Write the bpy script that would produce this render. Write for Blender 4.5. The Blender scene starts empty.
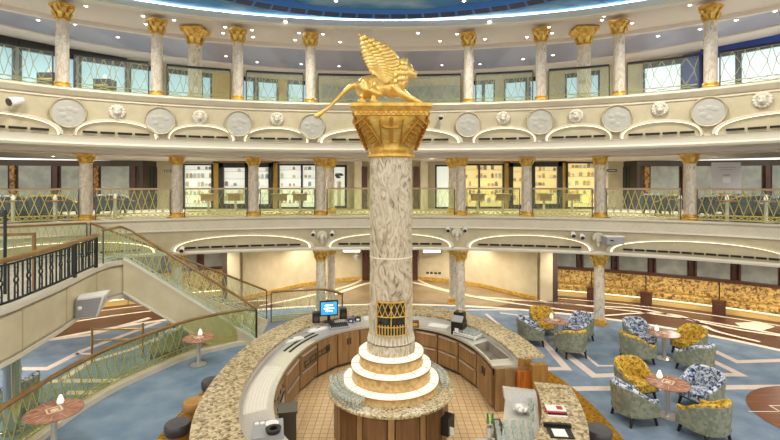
import bpy, bmesh, math, random
from mathutils import Vector, Matrix
random.seed(7)
sc = bpy.context.scene
COL = sc.collection
PI = math.pi
EYE = 4.74; FPX = 450.0; CX = 390.0; HZ = 184.0
def P(px, py, z=0.0):
    """world point at height z seen at photo pixel"""
    Y = FPX*(EYE-z)/(py-HZ)
    return Vector(((px-CX)/FPX*Y, Y, z))
def D(px, py, Y):
    return Vector(((px-CX)/FPX*Y, Y, EYE-(py-HZ)/FPX*Y))
# ------------------------------------------------------------------ materials
def lin(c):
    return tuple(((v/255)/12.92 if v/255 <= .04045 else ((v/255+.055)/1.055)**2.4) for v in c)+(1,)
MATS = {}
def mat(name, c1, c2=None, kind='noise', scale=5.0, rough=.5, metal=0.0, lo=.35, hi=.65, bump=0.0,
        emit=None, estr=0.0, stretch=(1,1,1), c3=None, detail=4, dist=0.0, spec=.5):
    m = bpy.data.materials.new(name); m.use_nodes = True
    nt = m.node_tree; b = nt.nodes['Principled BSDF']
    b.inputs['Roughness'].default_value = rough; b.inputs['Metallic'].default_value = metal
    b.inputs['Specular IOR Level'].default_value = spec
    b.inputs['Base Color'].default_value = lin(c1)
    if c2 is not None:
        tc = nt.nodes.new('ShaderNodeTexCoord'); mp = nt.nodes.new('ShaderNodeMapping')
        mp.inputs['Scale'].default_value = stretch
        nt.links.new(tc.outputs['Object'], mp.inputs['Vector'])
        if kind == 'noise':
            t = nt.nodes.new('ShaderNodeTexNoise'); t.inputs['Scale'].default_value = scale
            t.inputs['Detail'].default_value = detail; t.inputs['Distortion'].default_value = dist; out = t.outputs['Fac']
        elif kind == 'voronoi':
            t = nt.nodes.new('ShaderNodeTexVoronoi'); t.inputs['Scale'].default_value = scale; out = t.outputs['Color']
        elif kind == 'cells':
            t = nt.nodes.new('ShaderNodeTexVoronoi'); t.inputs['Scale'].default_value = scale; out = t.outputs['Distance']
        elif kind == 'wave':
            t = nt.nodes.new('ShaderNodeTexWave'); t.inputs['Scale'].default_value = scale
            t.inputs['Distortion'].default_value = dist; t.inputs['Detail'].default_value = detail; out = t.outputs['Fac']
        elif kind == 'brick':
            t = nt.nodes.new('ShaderNodeTexBrick'); t.inputs['Scale'].default_value = scale
            t.offset = 0; t.inputs['Brick Width'].default_value = .5; t.inputs['Row Height'].default_value = .5
            t.inputs['Mortar Size'].default_value = .03
            t.inputs['Color1'].default_value = lin(c1); t.inputs['Color2'].default_value = lin(c3 or c1)
            t.inputs['Mortar'].default_value = lin(c2); out = t.outputs['Color']
        nt.links.new(mp.outputs['Vector'], t.inputs['Vector'])
        if kind == 'brick':
            nt.links.new(out, b.inputs['Base Color'])
        else:
            r = nt.nodes.new('ShaderNodeValToRGB'); e = r.color_ramp.elements
            e[0].position = lo; e[0].color = lin(c1); e[1].position = hi; e[1].color = lin(c2)
            if c3 is not None:
                k = e.new((lo+hi)/2); k.color = lin(c3)
            nt.links.new(out, r.inputs['Fac']); nt.links.new(r.outputs['Color'], b.inputs['Base Color'])
        if bump:
            bp = nt.nodes.new('ShaderNodeBump'); bp.inputs['Strength'].default_value = bump
            bp.inputs['Distance'].default_value = .02
            nt.links.new(out, bp.inputs['Height']); nt.links.new(bp.outputs['Normal'], b.inputs['Normal'])
    if emit is not None:
        b.inputs['Emission Color'].default_value = lin(emit); b.inputs['Emission Strength'].default_value = estr
    MATS[name] = m
    return m
def glass_mat(name, tint, fac=.10, rough=.02):
    m = bpy.data.materials.new(name); m.use_nodes = True; nt = m.node_tree
    nt.nodes.clear()
    o = nt.nodes.new('ShaderNodeOutputMaterial'); mx = nt.nodes.new('ShaderNodeMixShader')
    t = nt.nodes.new('ShaderNodeBsdfTransparent'); g = nt.nodes.new('ShaderNodeBsdfPrincipled')
    t.inputs['Color'].default_value = lin(tint); g.inputs['Base Color'].default_value = lin(tint)
    g.inputs['Roughness'].default_value = rough
    mx.inputs['Fac'].default_value = fac
    nt.links.new(t.outputs[0], mx.inputs[1]); nt.links.new(g.outputs[0], mx.inputs[2]); nt.links.new(mx.outputs[0], o.inputs['Surface'])
    MATS[name] = m
    return m
plaster = mat('cream_plaster', (196,184,152), (186,174,142), scale=3, rough=.6)
plaster_hi = mat('pale_plaster', (222,213,190), (214,204,180), scale=3, rough=.55)
white_trim = mat('white_moulding', (218,211,192), rough=.5)
stone_panel = mat('cream_stone_panel', (218,206,174), (208,196,162), scale=2.5, rough=.35)
marble = mat('veined_marble', (206,194,170), (112,94,70), scale=4.2, rough=.28, lo=.38, hi=.72, stretch=(1.8,1.2,.8), c3=(180,165,138), detail=9, dist=2.6)
marble_light = mat('pale_veined_marble', (228,219,202), (172,156,132), scale=3.6, rough=.28, lo=.38, hi=.74, stretch=(1.8,1.2,.8), c3=(208,196,174), detail=9, dist=2.6)
for mm_ in (marble, MATS['pale_veined_marble']): 
    for nd in mm_.node_tree.nodes:
        if nd.type == 'MAPPING': nd.inputs['Rotation'].default_value = (.55,.75,.2)
gold = mat('gilt', (238,200,108), (206,162,70), scale=9, rough=.38, metal=.5, bump=.3)
gold_lion = mat('polished_gilt', (246,214,132), (226,186,96), scale=6, rough=.3, metal=.55, bump=.12)
brass = mat('brass', (200,158,86), rough=.3, metal=.9)
granite = mat('speckled_granite', (92,76,52), (204,188,152), kind='voronoi', scale=24, rough=.3, lo=.12, hi=.8, c3=(170,150,112))
granite2 = mat('fine_granite', (92,78,54), (206,192,156), kind='voronoi', scale=34, rough=.3, lo=.1, hi=.75, c3=(176,156,116))
tier_stone = mat('warm_onyx', (212,180,122), (176,142,86), scale=14, rough=.35, detail=6)
carpet = mat('blue_carpet', (116,134,154), (138,154,170), scale=2.2, rough=.95, detail=8, spec=.1)
carpet2 = mat('blue_grey_carpet', (112,134,154), (136,154,170), scale=1.6, rough=.95, detail=8, spec=.1)
pink = mat('pale_pink_carpet', (228,212,202), (220,202,190), scale=10, rough=.95, spec=.1)
goldcarpet = mat('mustard_carpet', (176,130,44), (120,84,24), scale=16, rough=.95, detail=6, spec=.1)
wood_floor = mat('dark_plank_floor', (70,44,34), (98,64,48), kind='noise', scale=3, rough=.35, stretch=(.35,6,1), detail=6)
wood_mid = mat('lobby_stone_floor', (146,128,98), (122,104,78), scale=1.2, rough=.3, detail=5)
wood_round = mat('brown_inlay_floor', (138,84,52), (100,58,36), scale=4, rough=.4, stretch=(.4,5,1), detail=6)
cream_line = mat('cream_inlay', (238,226,204), rough=.5)
tile = mat('tan_tile', (232,200,152), (186,146,100), kind='brick', scale=3.4, rough=.4, c3=(224,190,140))
steel = mat('brushed_steel', (216,213,206), (196,193,186), scale=30, rough=.33, metal=.55, stretch=(1,12,1))
steel_ridge = mat('ribbed_steel', (214,210,200), (150,146,136), kind='wave', scale=6, rough=.35, metal=.6, lo=.2, hi=.8, bump=.6)
steel_dark = mat('dark_steel', (92,90,86), rough=.35, metal=.8)
chrome = mat('chrome', (216,212,204), rough=.12, metal=1)
cab_wood = mat('bronze_cabinet', (164,132,92), (136,106,70), scale=2, rough=.35, metal=.25, stretch=(6,6,.6))
cab_dark = mat('walnut_panel', (124,90,56), (98,68,40), scale=3, rough=.4, stretch=(6,6,.5))
rail_wood = mat('brown_handrail', (148,114,62), (124,92,48), scale=4, rough=.3)
dark = mat('near_black', (26,25,26), rough=.35)
iron = mat('dark_iron', (40,46,50), rough=.45, metal=.4)
slot_black = mat('vent_black', (30,27,22), rough=.8)
lattice_gold = mat('pale_gilt_lattice', (196,182,92), rough=.4, metal=.3)
lattice_pale = mat('pale_green_lattice', (158,158,100), rough=.4, metal=.2)
lattice_silver = mat('silver_green_lattice', (204,216,196), rough=.35, metal=.4)
glass = glass_mat('balustrade_glass', (250,254,250), .05)
glass_green = glass_mat('greenish_glass', (246,250,232), .06)
drink_glass = glass_mat('drinking_glass', (238,242,238), .30)
mirror = mat('grey_green_panel', (176,180,170), (150,156,148), scale=2.5, rough=.25, metal=.15, detail=6)
dark_panel = mat('dark_wall_panel', (74,62,54), rough=.4)
curtain = mat('dark_curtain', (70,72,66), (38,40,38), kind='wave', scale=3, rough=.8, stretch=(2,2,.01), lo=.3, hi=.7)
dark_wood = mat('mahogany_post', (96,56,38), (70,40,28), scale=5, rough=.35, stretch=(5,5,.6))
gold_strip = mat('gold_art_strip', (196,140,50), (70,44,22), scale=9, rough=.35, lo=.4, hi=.6)
ochre = mat('ochre_panel', (196,158,58), (182,144,48), scale=3, rough=.5)
blue_panel = mat('deep_blue_panel', (28,62,150), (20,48,122), scale=2, rough=.4)
ceil_warm = mat('ceiling_warm', (208,198,188), rough=.6)
ceil_grey = mat('ceiling_slats', (162,160,172), (148,146,160), kind='wave', scale=2.5, rough=.42, metal=.0, stretch=(.05,1,1))
sky_paint = mat('painted_sky', (78,136,182), (170,196,204), scale=.55, rough=.8, lo=.48, hi=.75, detail=7, stretch=(1,2.2,1))
sky_band = mat('blue_band', (66,122,192), rough=.6)
navy = mat('navy_recess', (18,34,78), rough=.5)
teal_fab = mat('dark_teal_fabric', (58,76,84), (44,60,68), scale=9, rough=.8)
green_fab = mat('sage_jacquard', (150,152,130), (122,128,110), kind='voronoi', scale=14, rough=.8, lo=.3, hi=.7)
gold_fab = mat('gold_velvet_print', (226,188,70), (138,98,26), scale=13, rough=.7, lo=.42, hi=.62, detail=3, dist=1)
blue_fab = mat('blue_white_print', (44,64,108), (214,220,226), scale=12, rough=.7, lo=.42, hi=.58, detail=3, dist=1)
banq_fab = mat('banquette_gold_print', (212,176,96), (112,76,34), scale=9, rough=.7, lo=.42, hi=.62, detail=3, dist=1)
table_top = mat('rose_stone', (190,140,116), (140,92,72), scale=7, rough=.25, lo=.3, hi=.7, detail=6)
table_ctr = mat('pale_inlay', (226,200,168), rough=.3)
white = mat('white_plastic', (236,234,228), rough=.4)
grey = mat('grey_plastic', (150,150,150), rough=.45)
tan = mat('tan_leather', (176,146,98), rough=.5)
leather = mat('gold_leather', (186,140,72), (162,118,56), scale=6, rough=.4)
tan_rail = mat('tan_handrail', (206,176,140), rough=.3)
leather_dk = mat('black_leather', (70,70,74), rough=.35)
red = mat('red_print', (176,48,44), rough=.5)
green_pl = mat('green_plastic', (30,130,60), rough=.4)
skin_none = None
led_warm = mat('led_warm', (255,240,205), emit=(255,234,192), estr=1.9)
led_white = mat('led_white', (255,255,255), emit=(228,240,255), estr=7)
led_tier = mat('lit_glass_tread', (228,222,208), emit=(255,244,222), estr=.38)
lamp_face = mat('lamp_face', (255,255,250), emit=(255,246,230), estr=7)
lamp_soft = mat('lit_shade', (240,236,228), emit=(255,246,232), estr=.35)
screen_blue = mat('blue_screen', (20,90,200), (70,190,250), scale=4, emit=(40,130,235), estr=.7)
day_l = mat('daylight_pane', (190,220,230), emit=(150,192,212), estr=.42)
day_r = mat('bright_daylight_pane', (220,232,240), emit=(208,226,238), estr=.6)
shop_w = mat('lit_shop_white', (240,238,236), emit=(244,236,238), estr=.42)
shop_y = mat('lit_shop_yellow', (240,200,110), emit=(252,222,160), estr=.48)
sign_lit = mat('lit_sign', (255,255,240), emit=(255,252,232), estr=1.3)
# ------------------------------------------------------------------ mesh builder
class MB:
    def __init__(s, *mats):
        s.v = []; s.f = []; s.mi = []; s.mats = list(mats); s.smooth = False; s.m = 0
    def face(s, idx): s.f.append(tuple(idx)); s.mi.append(s.m)
    def add(s, vs): 
        k = len(s.v); s.v.extend(Vector(v) for v in vs); return k
    def box(s, c, d, rz=0.0, m=None):
        if m is not None: s.m = m
        x, y, z = d[0]/2, d[1]/2, d[2]/2; R = Matrix.Rotation(rz, 3, 'Z'); c = Vector(c)
        k = s.add([c+R@Vector(p) for p in ((-x,-y,-z),(x,-y,-z),(x,y,-z),(-x,y,-z),(-x,-y,z),(x,-y,z),(x,y,z),(-x,y,z))])
        for q in ((3,2,1,0),(4,5,6,7),(0,1,5,4),(1,2,6,5),(2,3,7,6),(3,0,4,7)): s.face([k+i for i in q])
        return s
    def hexa(s, p):
        k = s.add(p)
        for q in ((3,2,1,0),(4,5,6,7),(0,1,5,4),(1,2,6,5),(2,3,7,6),(3,0,4,7)): s.face([k+i for i in q])
    def prism(s, poly, z0, z1, m=None):
        if m is not None: s.m = m
        n = len(poly); k = s.add([(p[0],p[1],z0) for p in poly]+[(p[0],p[1],z1) for p in poly])
        s.face([k+i for i in reversed(range(n))]); s.face([k+n+i for i in range(n)])
        for i in range(n):
            j = (i+1)%n; s.face((k+i,k+j,k+n+j,k+n+i))
        return s
    def lathe(s, prof, c=(0,0,0), n=20, m=None, sq=0.0, ph=0.0):
        if m is not None: s.m = m
        c = Vector(c); rows = []
        for r, z in prof:
            rows.append(s.add([c+Vector((r*math.cos(ph+2*PI*i/n), r*math.sin(ph+2*PI*i/n), z)) for i in range(n)]))
        for a, b in zip(rows, rows[1:]):
            for i in range(n):
                j = (i+1)%n; s.face((a+i,a+j,b+j,b+i))
        if prof[0][0] > 1e-6: s.face([rows[0]+i for i in reversed(range(n))])
        if prof[-1][0] > 1e-6: s.face([rows[-1]+i for i in range(n)])
        return s
    def tube(s, pts, rad, n=8, m=None):
        if m is not None: s.m = m
        pts = [Vector(p) for p in pts]
        if not hasattr(rad, '__len__'): rad = [rad]*len(pts)
        rows = []
        up = Vector((0,0,1))
        for i, p in enumerate(pts):
            t = (pts[min(i+1,len(pts)-1)]-pts[max(i-1,0)]).normalized()
            u = up if abs(t.dot(up)) < .95 else Vector((1,0,0))
            a = t.cross(u).normalized(); b = a.cross(t).normalized()
            rows.append(s.add([p+(a*math.cos(2*PI*k/n+PI/n)+b*math.sin(2*PI*k/n+PI/n))*rad[i] for k in range(n)]))
        for a, b in zip(rows, rows[1:]):
            for i in range(n):
                j = (i+1)%n; s.face((a+i,a+j,b+j,b+i))
        s.face([rows[0]+i for i in reversed(range(n))]); s.face([rows[-1]+i for i in range(n)])
        return s
    def bar(s, p, q, r, m=None): return s.tube([p,q], r, 4, m)
    def ball(s, c, r, nu=12, nv=8, m=None, rot=None):
        if m is not None: s.m = m
        if not hasattr(r, '__len__'): r = (r,r,r)
        c = Vector(c); R = rot or Matrix.Identity(3); rows = []
        for j in range(nv+1):
            a = -PI/2+PI*j/nv
            if j in (0,nv): rows.append((s.add([c+R@Vector((0,0,r[2]*math.sin(a)))]),1))
            else: rows.append((s.add([c+R@Vector((r[0]*math.cos(a)*math.cos(2*PI*i/nu), r[1]*math.cos(a)*math.sin(2*PI*i/nu), r[2]*math.sin(a))) for i in range(nu)]),nu))
        for (a,na),(b,nb) in zip(rows, rows[1:]):
            for i in range(nu):
                j = (i+1)%nu
                if na == 1: s.face((a,b+j,b+i))
                elif nb == 1: s.face((a+i,a+j,b))
                else: s.face((a+i,a+j,b+j,b+i))
        return s
    def sweep(s, pts, prof, closed=True, m=None, caps=True):
        """sweep profile [(out, z)] along 3-D pts; out = to the left-hand normal of travel"""
        if m is not None: s.m = m
        pts = [Vector(p) for p in pts]; rows = []; n = len(prof)
        for i, p in enumerate(pts):
            d0 = (pts[i]-pts[i-1]) if i else (pts[1]-pts[0]); d1 = (pts[i+1]-pts[i]) if i < len(pts)-1 else d0
            d0 = Vector((d0.x,d0.y)); d1 = Vector((d1.x,d1.y))
            n0 = Vector((-d0.y,d0.x)).normalized(); n1 = Vector((-d1.y,d1.x)).normalized()
            nn = (n0+n1).normalized(); nn = nn/max(.5, nn.dot(n1))
            rows.append(s.add([(p.x+nn.x*o, p.y+nn.y*o, p.z+z) for o, z in prof]))
        for a, b in zip(rows, rows[1:]):
            for i in range(n if closed else n-1):
                j = (i+1)%n; s.face((a+i,b+i,b+j,a+j))
        if closed and caps:
            s.face([rows[0]+i for i in range(n)]); s.face([rows[-1]+i for i in reversed(range(n))])
        return s
    def mesh(s, name, off=(0,0,0)):
        me = bpy.data.meshes.new(name); off = Vector(off)
        me.from_pydata([tuple(v-off) for v in s.v], [], s.f)
        for m in s.mats: me.materials.append(m)
        me.polygons.foreach_set('material_index', s.mi)
        bm = bmesh.new(); bm.from_mesh(me); bmesh.ops.recalc_face_normals(bm, faces=bm.faces); bm.to_mesh(me); bm.free()
        if s.smooth:
            me.polygons.foreach_set('use_smooth', [True]*len(me.polygons))
            try: me.set_sharp_from_angle(angle=math.radians(38))
            except Exception: pass
        me.update()
        return me
    def build(s, name, parent=None, world=True, loc=None, label=None, smooth=None):
        """world=True: vertices are in world space (parent has no rotation)"""
        if smooth is not None: s.smooth = smooth
        off = (0,0,0)
        if parent is not None and world: off = parent['_o'] if '_o' in parent else parent.location
        if parent is None and loc is None and s.v:        # own thing: origin at its base centre
            xs = [v.x for v in s.v]; ys = [v.y for v in s.v]; zs = [v.z for v in s.v]
            off = ((min(xs)+max(xs))/2, (min(ys)+max(ys))/2, min(zs)); 
        o = bpy.data.objects.new(name, s.mesh(name, off)); COL.objects.link(o)
        if parent is not None:
            o.parent = parent
            ROOTOFF[o.name] = off
        else: o.location = off if loc is None else loc
        if label: o['label'] = label
        return o
ROOTOFF = {}
def sub(mb, name, part, world=True, smooth=None, label=None):
    """sub-part under a part"""
    if smooth is not None: mb.smooth = smooth
    off = ROOTOFF.get(part.name, (0,0,0)) if world else (0,0,0)
    o = bpy.data.objects.new(name, mb.mesh(name, off)); COL.objects.link(o); o.parent = part
    if label: o['label'] = label
    return o
def tag(o, label, cat, group=None):
    if len(label.split())>16: print('LONG', len(label.split()), label)
    o['label'] = label; o['category'] = cat
    if group: o['group'] = group
    return o
def struct(o):
    o['kind'] = 'structure'; return o
def thing(name, loc, label, cat, rz=0.0, group=None):
    o = bpy.data.objects.new(name, None); COL.objects.link(o)
    o.location = loc; o.rotation_euler = (0,0,rz); o.empty_display_size = .2
    return tag(o, label, cat, group)
def dup(root, loc, rz=0.0, label=None, group=None, scale=None):
    r = root.copy(); COL.objects.link(r); r.location = loc; r.rotation_euler = (0,0,rz)
    if scale: r.scale = scale
    if label:
        r['label'] = label
        if len(label.split())>16: print('LONG', len(label.split()), label)
    if group: r['group'] = group
    for ch in list(root.children):
        c = ch.copy(); COL.objects.link(c); c.parent = r
        for g in list(ch.children):
            d = g.copy(); COL.objects.link(d); d.parent = c
    return r
# ------------------------------------------------------------------ ellipses and paths
CY = 8.4
A2, B2 = 13.2, 7.7
A3, B3 = 10.9, 6.2
AD, BD = 10.4, 5.8
AW, BW = 14.6, 12.3
def ell(a, b, t, z=0.0): return Vector((a*math.sin(t), CY+b*math.cos(t), z))
def t_of(px, a, b):
    u = (px-CX)/FPX
    A = u*u/a**2+1/b**2; Bq = -2*CY/b**2; C = CY*CY/b**2-1
    Y = (-Bq+math.sqrt(Bq*Bq-4*A*C))/(2*A)
    return math.atan2(u*Y/a, (Y-CY)/b)
def arc(a, b, t0, t1, n, z=0.0): return [ell(a,b,t0+(t1-t0)*i/n,z) for i in range(n+1)]
class Path:
    def __init__(s, pts):
        s.p = [Vector(p) for p in pts]; s.c = [0]
        for a, b in zip(s.p, s.p[1:]): s.c.append(s.c[-1]+((b-a).xy).length)
        s.L = s.c[-1]
    def at(s, d):
        d = max(0, min(s.L, d))
        for i in range(len(s.p)-1):
            if d <= s.c[i+1]+1e-9:
                f = (d-s.c[i])/max(1e-9, s.c[i+1]-s.c[i]); return s.p[i].lerp(s.p[i+1], f)
        return s.p[-1].copy()
    def tan(s, d):
        return (s.at(d+.02)-s.at(d-.02)).normalized()
    def cut(s, d0, d1, step=.25):
        n = max(1, int((d1-d0)/step)); return [s.at(d0+(d1-d0)*i/n) for i in range(n+1)]
def zline(mb, path, d0, z0, d1, z1, r, k=2):
    pts = [path.at(d0+(d1-d0)*i/k)+Vector((0,0,z0+(z1-z0)*i/k)) for i in range(k+1)]
    mb.tube(pts, r, 4)
def smooth_pts(pts, k=6):
    pts = [Vector(p) for p in pts]; out = []
    for i in range(len(pts)-1):
        p0 = pts[max(i-1,0)]; p1 = pts[i]; p2 = pts[i+1]; p3 = pts[min(i+2,len(pts)-1)]
        for j in range(k):
            t = j/k
            out.append(.5*((2*p1)+(p2-p0)*t+(2*p0-5*p1+4*p2-p3)*t*t+(3*p1-p0-3*p2+p3)*t**3))
    out.append(pts[-1]); return out
# ------------------------------------------------------------------ balustrades
def lat_cross(mb, path, d0, d1, z0, z1, pitch, r):
    n = max(1, round((d1-d0)/pitch)); w = (d1-d0)/n
    for i in range(n):
        a = d0+i*w
        zline(mb, path, a, z0, a+w, z1, r); zline(mb, path, a, z1, a+w, z0, r)
        zline(mb, path, a+w/2, z0, a+w, (z0+z1)/2, r, 1); zline(mb, path, a+w/2, z0, a, (z0+z1)/2, r, 1)
        zline(mb, path, a+w/2, z1, a+w, (z0+z1)/2, r, 1); zline(mb, path, a+w/2, z1, a, (z0+z1)/2, r, 1)
def lat_zig(mb, path, d0, d1, z0, z1, pitch, r):
    n = max(1, round((d1-d0)/pitch)); w = (d1-d0)/n
    for i in range(n):
        a = d0+i*w
        for p, q in ((z0,z1),(z1,z0)):
            zline(mb, path, a, p, a+w/2, q, r, 2); zline(mb, path, a+w/2, q, a+w, p, r, 2)
def lat_diamond(mb, path, d0, d1, z0, z1, pitch, r):
    n = max(1, round((d1-d0)/pitch)); w = (d1-d0)/n; zm = (z0+z1)/2
    for i in range(n):
        c = d0+(i+.5)*w; h = w*.36
        for sx in (-1,1):
            zline(mb, path, c, z1, c+sx*h, zm, r, 1); zline(mb, path, c+sx*h, zm, c, z0, r, 1)
            zline(mb, path, c+sx*w/2, z1, c+sx*h*.9, zm, r*.8, 1); zline(mb, path, c+sx*w/2, z0, c+sx*h*.9, zm, r*.8, 1)
def lat_band(mb, path, d0, d1, z0, z1, pitch, r):
    n = max(1, round((d1-d0)/pitch)); w = (d1-d0)/n
    for i in range(n):
        a = d0+i*w
        zline(mb, path, a, z0, a+w, z1, r, 1); zline(mb, path, a, z1, a+w, z0, r, 1)
    for z in (z0, z1):
        mb.sweep([p+Vector((0,0,z)) for p in path.cut(d0,d1)], [(-r,-r),(r,-r),(r,r),(-r,r)])
def balustrade(name, path, label, style, gap=.0, H=1.0, group=None, rail=None, gl=None, end_posts=True, k=1.0):
    base = path.at(path.L/2)
    root = thing(name, base, label, 'balustrade', 0, group)
    d0, d1 = gap, path.L-gap
    up = lambda z: (lambda p: p+Vector((0,0,z)))
    pts = path.cut(d0, d1, .3)
    r = MB(rail or rail_wood); r.sweep([up(H)(p) for p in pts], [(-.045,-.06),(.045,-.06),(.058,-.02),(.04,.0),(-.04,.0),(-.058,-.02)]); r.build('handrail', root, smooth=True)
    g = MB(gl or glass); g.sweep([up(0)(p) for p in pts], [(-.006,.05),(.006,.05),(.006,H-.06),(-.006,H-.06)]); g.build('glass_panel', root)
    if style == 'cross':
        m = MB(lattice_gold); lat_zig(m, path, d0, d1, .2, H-.08, .46, .013*k); m.build('lattice', root)
        m = MB(lattice_gold); lat_band(m, path, d0, d1, .05, .18, .17, .014*k); m.build('lower_border', root)
    elif style == 'diamond':
        m = MB(lattice_pale); lat_diamond(m, path, d0, d1, .2, H-.06, .5, .0095); m.build('lattice', root)
        m = MB(lattice_pale); lat_band(m, path, d0, d1, .06, .18, .5, .010); m.build('lower_border', root)
    elif style == 'plain':
        m = MB(lattice_gold); lat_band(m, path, d0, d1, .03, .2, .16, .015); m.build('lower_border', root)
        m = MB(lattice_pale); lat_diamond(m, path, d0, d1, .2, H-.08, .5, .006); m.build('lattice', root)
    elif style == 'stair':
        m = MB(lattice_gold); lat_zig(m, path, d0, d1, .14, H-.08, .40, .0095); m.build('lattice', root)
        m = MB(lattice_silver); lat_band(m, path, d0, d1, .04, .14, .14, .010); m.build('lower_border', root)
    if end_posts:
        for d in (d0, d1):
            p = path.at(d); q = MB(steel_dark); q.tube([p, p+Vector((0,0,H-.04))], .018, 8); q.build('post', root)
    return root
# ================================================================== SETTING
Z2, Z3 = 3.58, 7.30
ZC1, ZC2, ZC3 = 2.45, 5.80, 9.74
TT = math.radians(84)
O0 = (0,0,0)
# ---- ground floor: carpet with inlaid lines, plank ring, lobby floor (one object)
fl = MB(carpet, wood_floor, cream_line, pink, goldcarpet, tile, wood_mid, wood_round, carpet2)
def flat(mb, poly, z, m): 
    mb.m = m; k = mb.add([(p[0],p[1],z) for p in poly]); mb.face(range(k,k+len(poly)))
def strip(mb, pts, w, z, m):
    if m == 3: w *= 1.35
    mb.sweep([Vector((p[0],p[1],z)) for p in pts], [(-w/2,0),(w/2,0)], closed=False, m=m)
fl.box((0,9,-.06),(60,40,.12), m=1)                                    # planks everywhere beneath
AB, BB = 12.6, 9.3
flat(fl, [ell(AB,BB,t) for t in [2*PI*i/96 for i in range(96)]], .004, 0)
for (a,b,w) in ((AB,BB,.22),): strip(fl, arc(a,b,-TT*1.1,TT*1.1,90), w, .007, 2)
flat(fl, [(-3.2,16.6),(-5.6,18.6),(-3.9,20.9),(-2.0,22.3),(2.0,22.3),(3.9,20.9),(5.6,18.6),(3.2,16.6)], .003, 6)
# cream curves laid in the planks
def lines(pxs, w, m=2, z=.008, k=6): strip(fl, smooth_pts([P(x,y) for x,y in pxs], k), w, z, m)
lines([(330,296),(365,284),(392,279),(432,271),(450,276),(500,286),(545,302)], .22)
lines([(450,292),(415,283),(388,279),(350,270),(330,276),(290,286),(240,300)], .22)
lines([(415,262+16),(432,286),(480,298),(540,307),(600,314)], .16)
lines([(365,278),(348,286),(300,298),(260,306)], .16)
lines([(478,297),(530,301),(590,306),(640,309),(690,320),(715,331),(760,342)], .16)
lines([(600,316),(650,313),(680,316),(705,326)], .14)
lines([(700,322),(740,330),(780,336),(830,345)], .16)
flat(fl, [P(x,y) for x,y in ((735,323),(760,322),(775,327),(762,331),(742,328))], .009, 2)
strip(fl, arc(14.6,10.6,math.radians(20),TT,50), .14, .008, 2)
strip(fl, arc(14.6,10.6,-TT,-math.radians(20),50), .14, .008, 2)
strip(fl, arc(16.0,11.4,math.radians(24),TT,50), .12, .008, 2)
strip(fl, arc(16.0,11.4,-TT,-math.radians(24),50), .12, .008, 2)
# pink lines in the carpet
def pk(pxs, w, z=.0075): strip(fl, [P(x,y) for x,y in pxs], w, z, 3)
pk([(565,389),(800,387)], .17); pk([(562,351),(594,376),(622,375)], .16)
pk([(582,353),(598,366),(630,366)], .07); pk([(536,334),(567,369),(540,369)], .15)
pk([(714,351),(737,362),(800,360)], .15); pk([(706,358),(741,375),(718,375)], .15)
pk([(500,313),(540,318)], .09); pk([(486,314),(505,330)], .09)
pk([(463,310),(520,310)], .10)
pk([(20,369),(47,369),(82,351),(160,322)], .15); pk([(40,383),(60,381),(90,362),(130,350),(165,335)], .13)
pk([(60,381),(130,381)], .15); pk([(66,393),(110,393)], .15); pk([(75,354),(95,354)], .1)
pk([(10,346),(40,341),(90,335),(150,318)], .18)
# blue-grey walkway between bar and balustrade
flat(fl, [(-6.4,3),(-6.45,8.2),(-6.48,9.5),(-6.3,10.4),(-6.0,11.25),(-5.4,12.4),(-4.1,13.7),(-2.2,14.6),(0,15),(0,3)], .006, 8)
# mustard ring round the bar and tan tiles inside it
def sup(a, b, t, n=2.25, cy=8.6, z=0.0):
    s_, c_ = math.sin(t), math.cos(t); f = lambda q: math.copysign(abs(q)**(2/n), q)
    return Vector((a*f(s_), cy+b*f(c_), z))
flat(fl, [sup(4.35,5.3,2*PI*i/80,2.25,9.0) for i in range(80)], .010, 4)
flat(fl, [sup(2.9,4.4,2*PI*i/80,2.25,9.0) for i in range(80)], .014, 5)
# round plank inlay by the right edge
flat(fl, [(9.25+1.75*math.cos(2*PI*i/48), 9.0+1.55*math.sin(2*PI*i/48)) for i in range(48)], .011, 7)
for q in (1.0, .62):
    strip(fl, [(9.1-q,9.0-q*.6),(9.1+q,9.0-q*.6),(9.1+q,9.0+q*.6),(9.1-q,9.0+q*.6),(9.1-q,9.0-q*.6)], .035, .014, 2)
strip(fl, [(7.45,9.35),(10.6,9.35)], .03, .014, 2)
struct(fl.build('floor', loc=O0))
# ---- gallery slabs
def slab(name, a, b, z0, z1, out, m_top, m_face, m_bot):
    mb = MB(m_top, m_face, m_bot); pts = arc(a,b,-TT,TT,110)
    mb.sweep(pts, [(0,z1),(out,z1)], closed=False, m=0)
    mb.sweep(pts, [(0,z0),(0,z1)], closed=False, m=1)
    mb.sweep(pts, [(0,z0),(out,z0)], closed=False, m=2)
    mb.sweep(pts, [(out,z0),(out,z1)], closed=False, m=1)
    return struct(mb.build(name, loc=O0, smooth=True))
gal_carpet = mat('gallery_carpet', (196,190,172), (176,170,152), scale=5, rough=.9)  # carpet lightened to act as a reflector, bouncing light up to the ceilings
slab('floor_1', A2, B2, ZC1, Z2, 13.0, gal_carpet, plaster, plaster_hi)
slab('floor_2', A3, B3, ZC2, Z3, 9.0, gal_carpet, plaster, ceil_warm)
def ring_trim(name, a, b, prof, m, t0=-TT, t1=TT, n=110):
    mb = MB(m); mb.sweep(arc(a,b,t0,t1,n), prof); return struct(mb.build(name, loc=O0, smooth=True))
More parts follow.
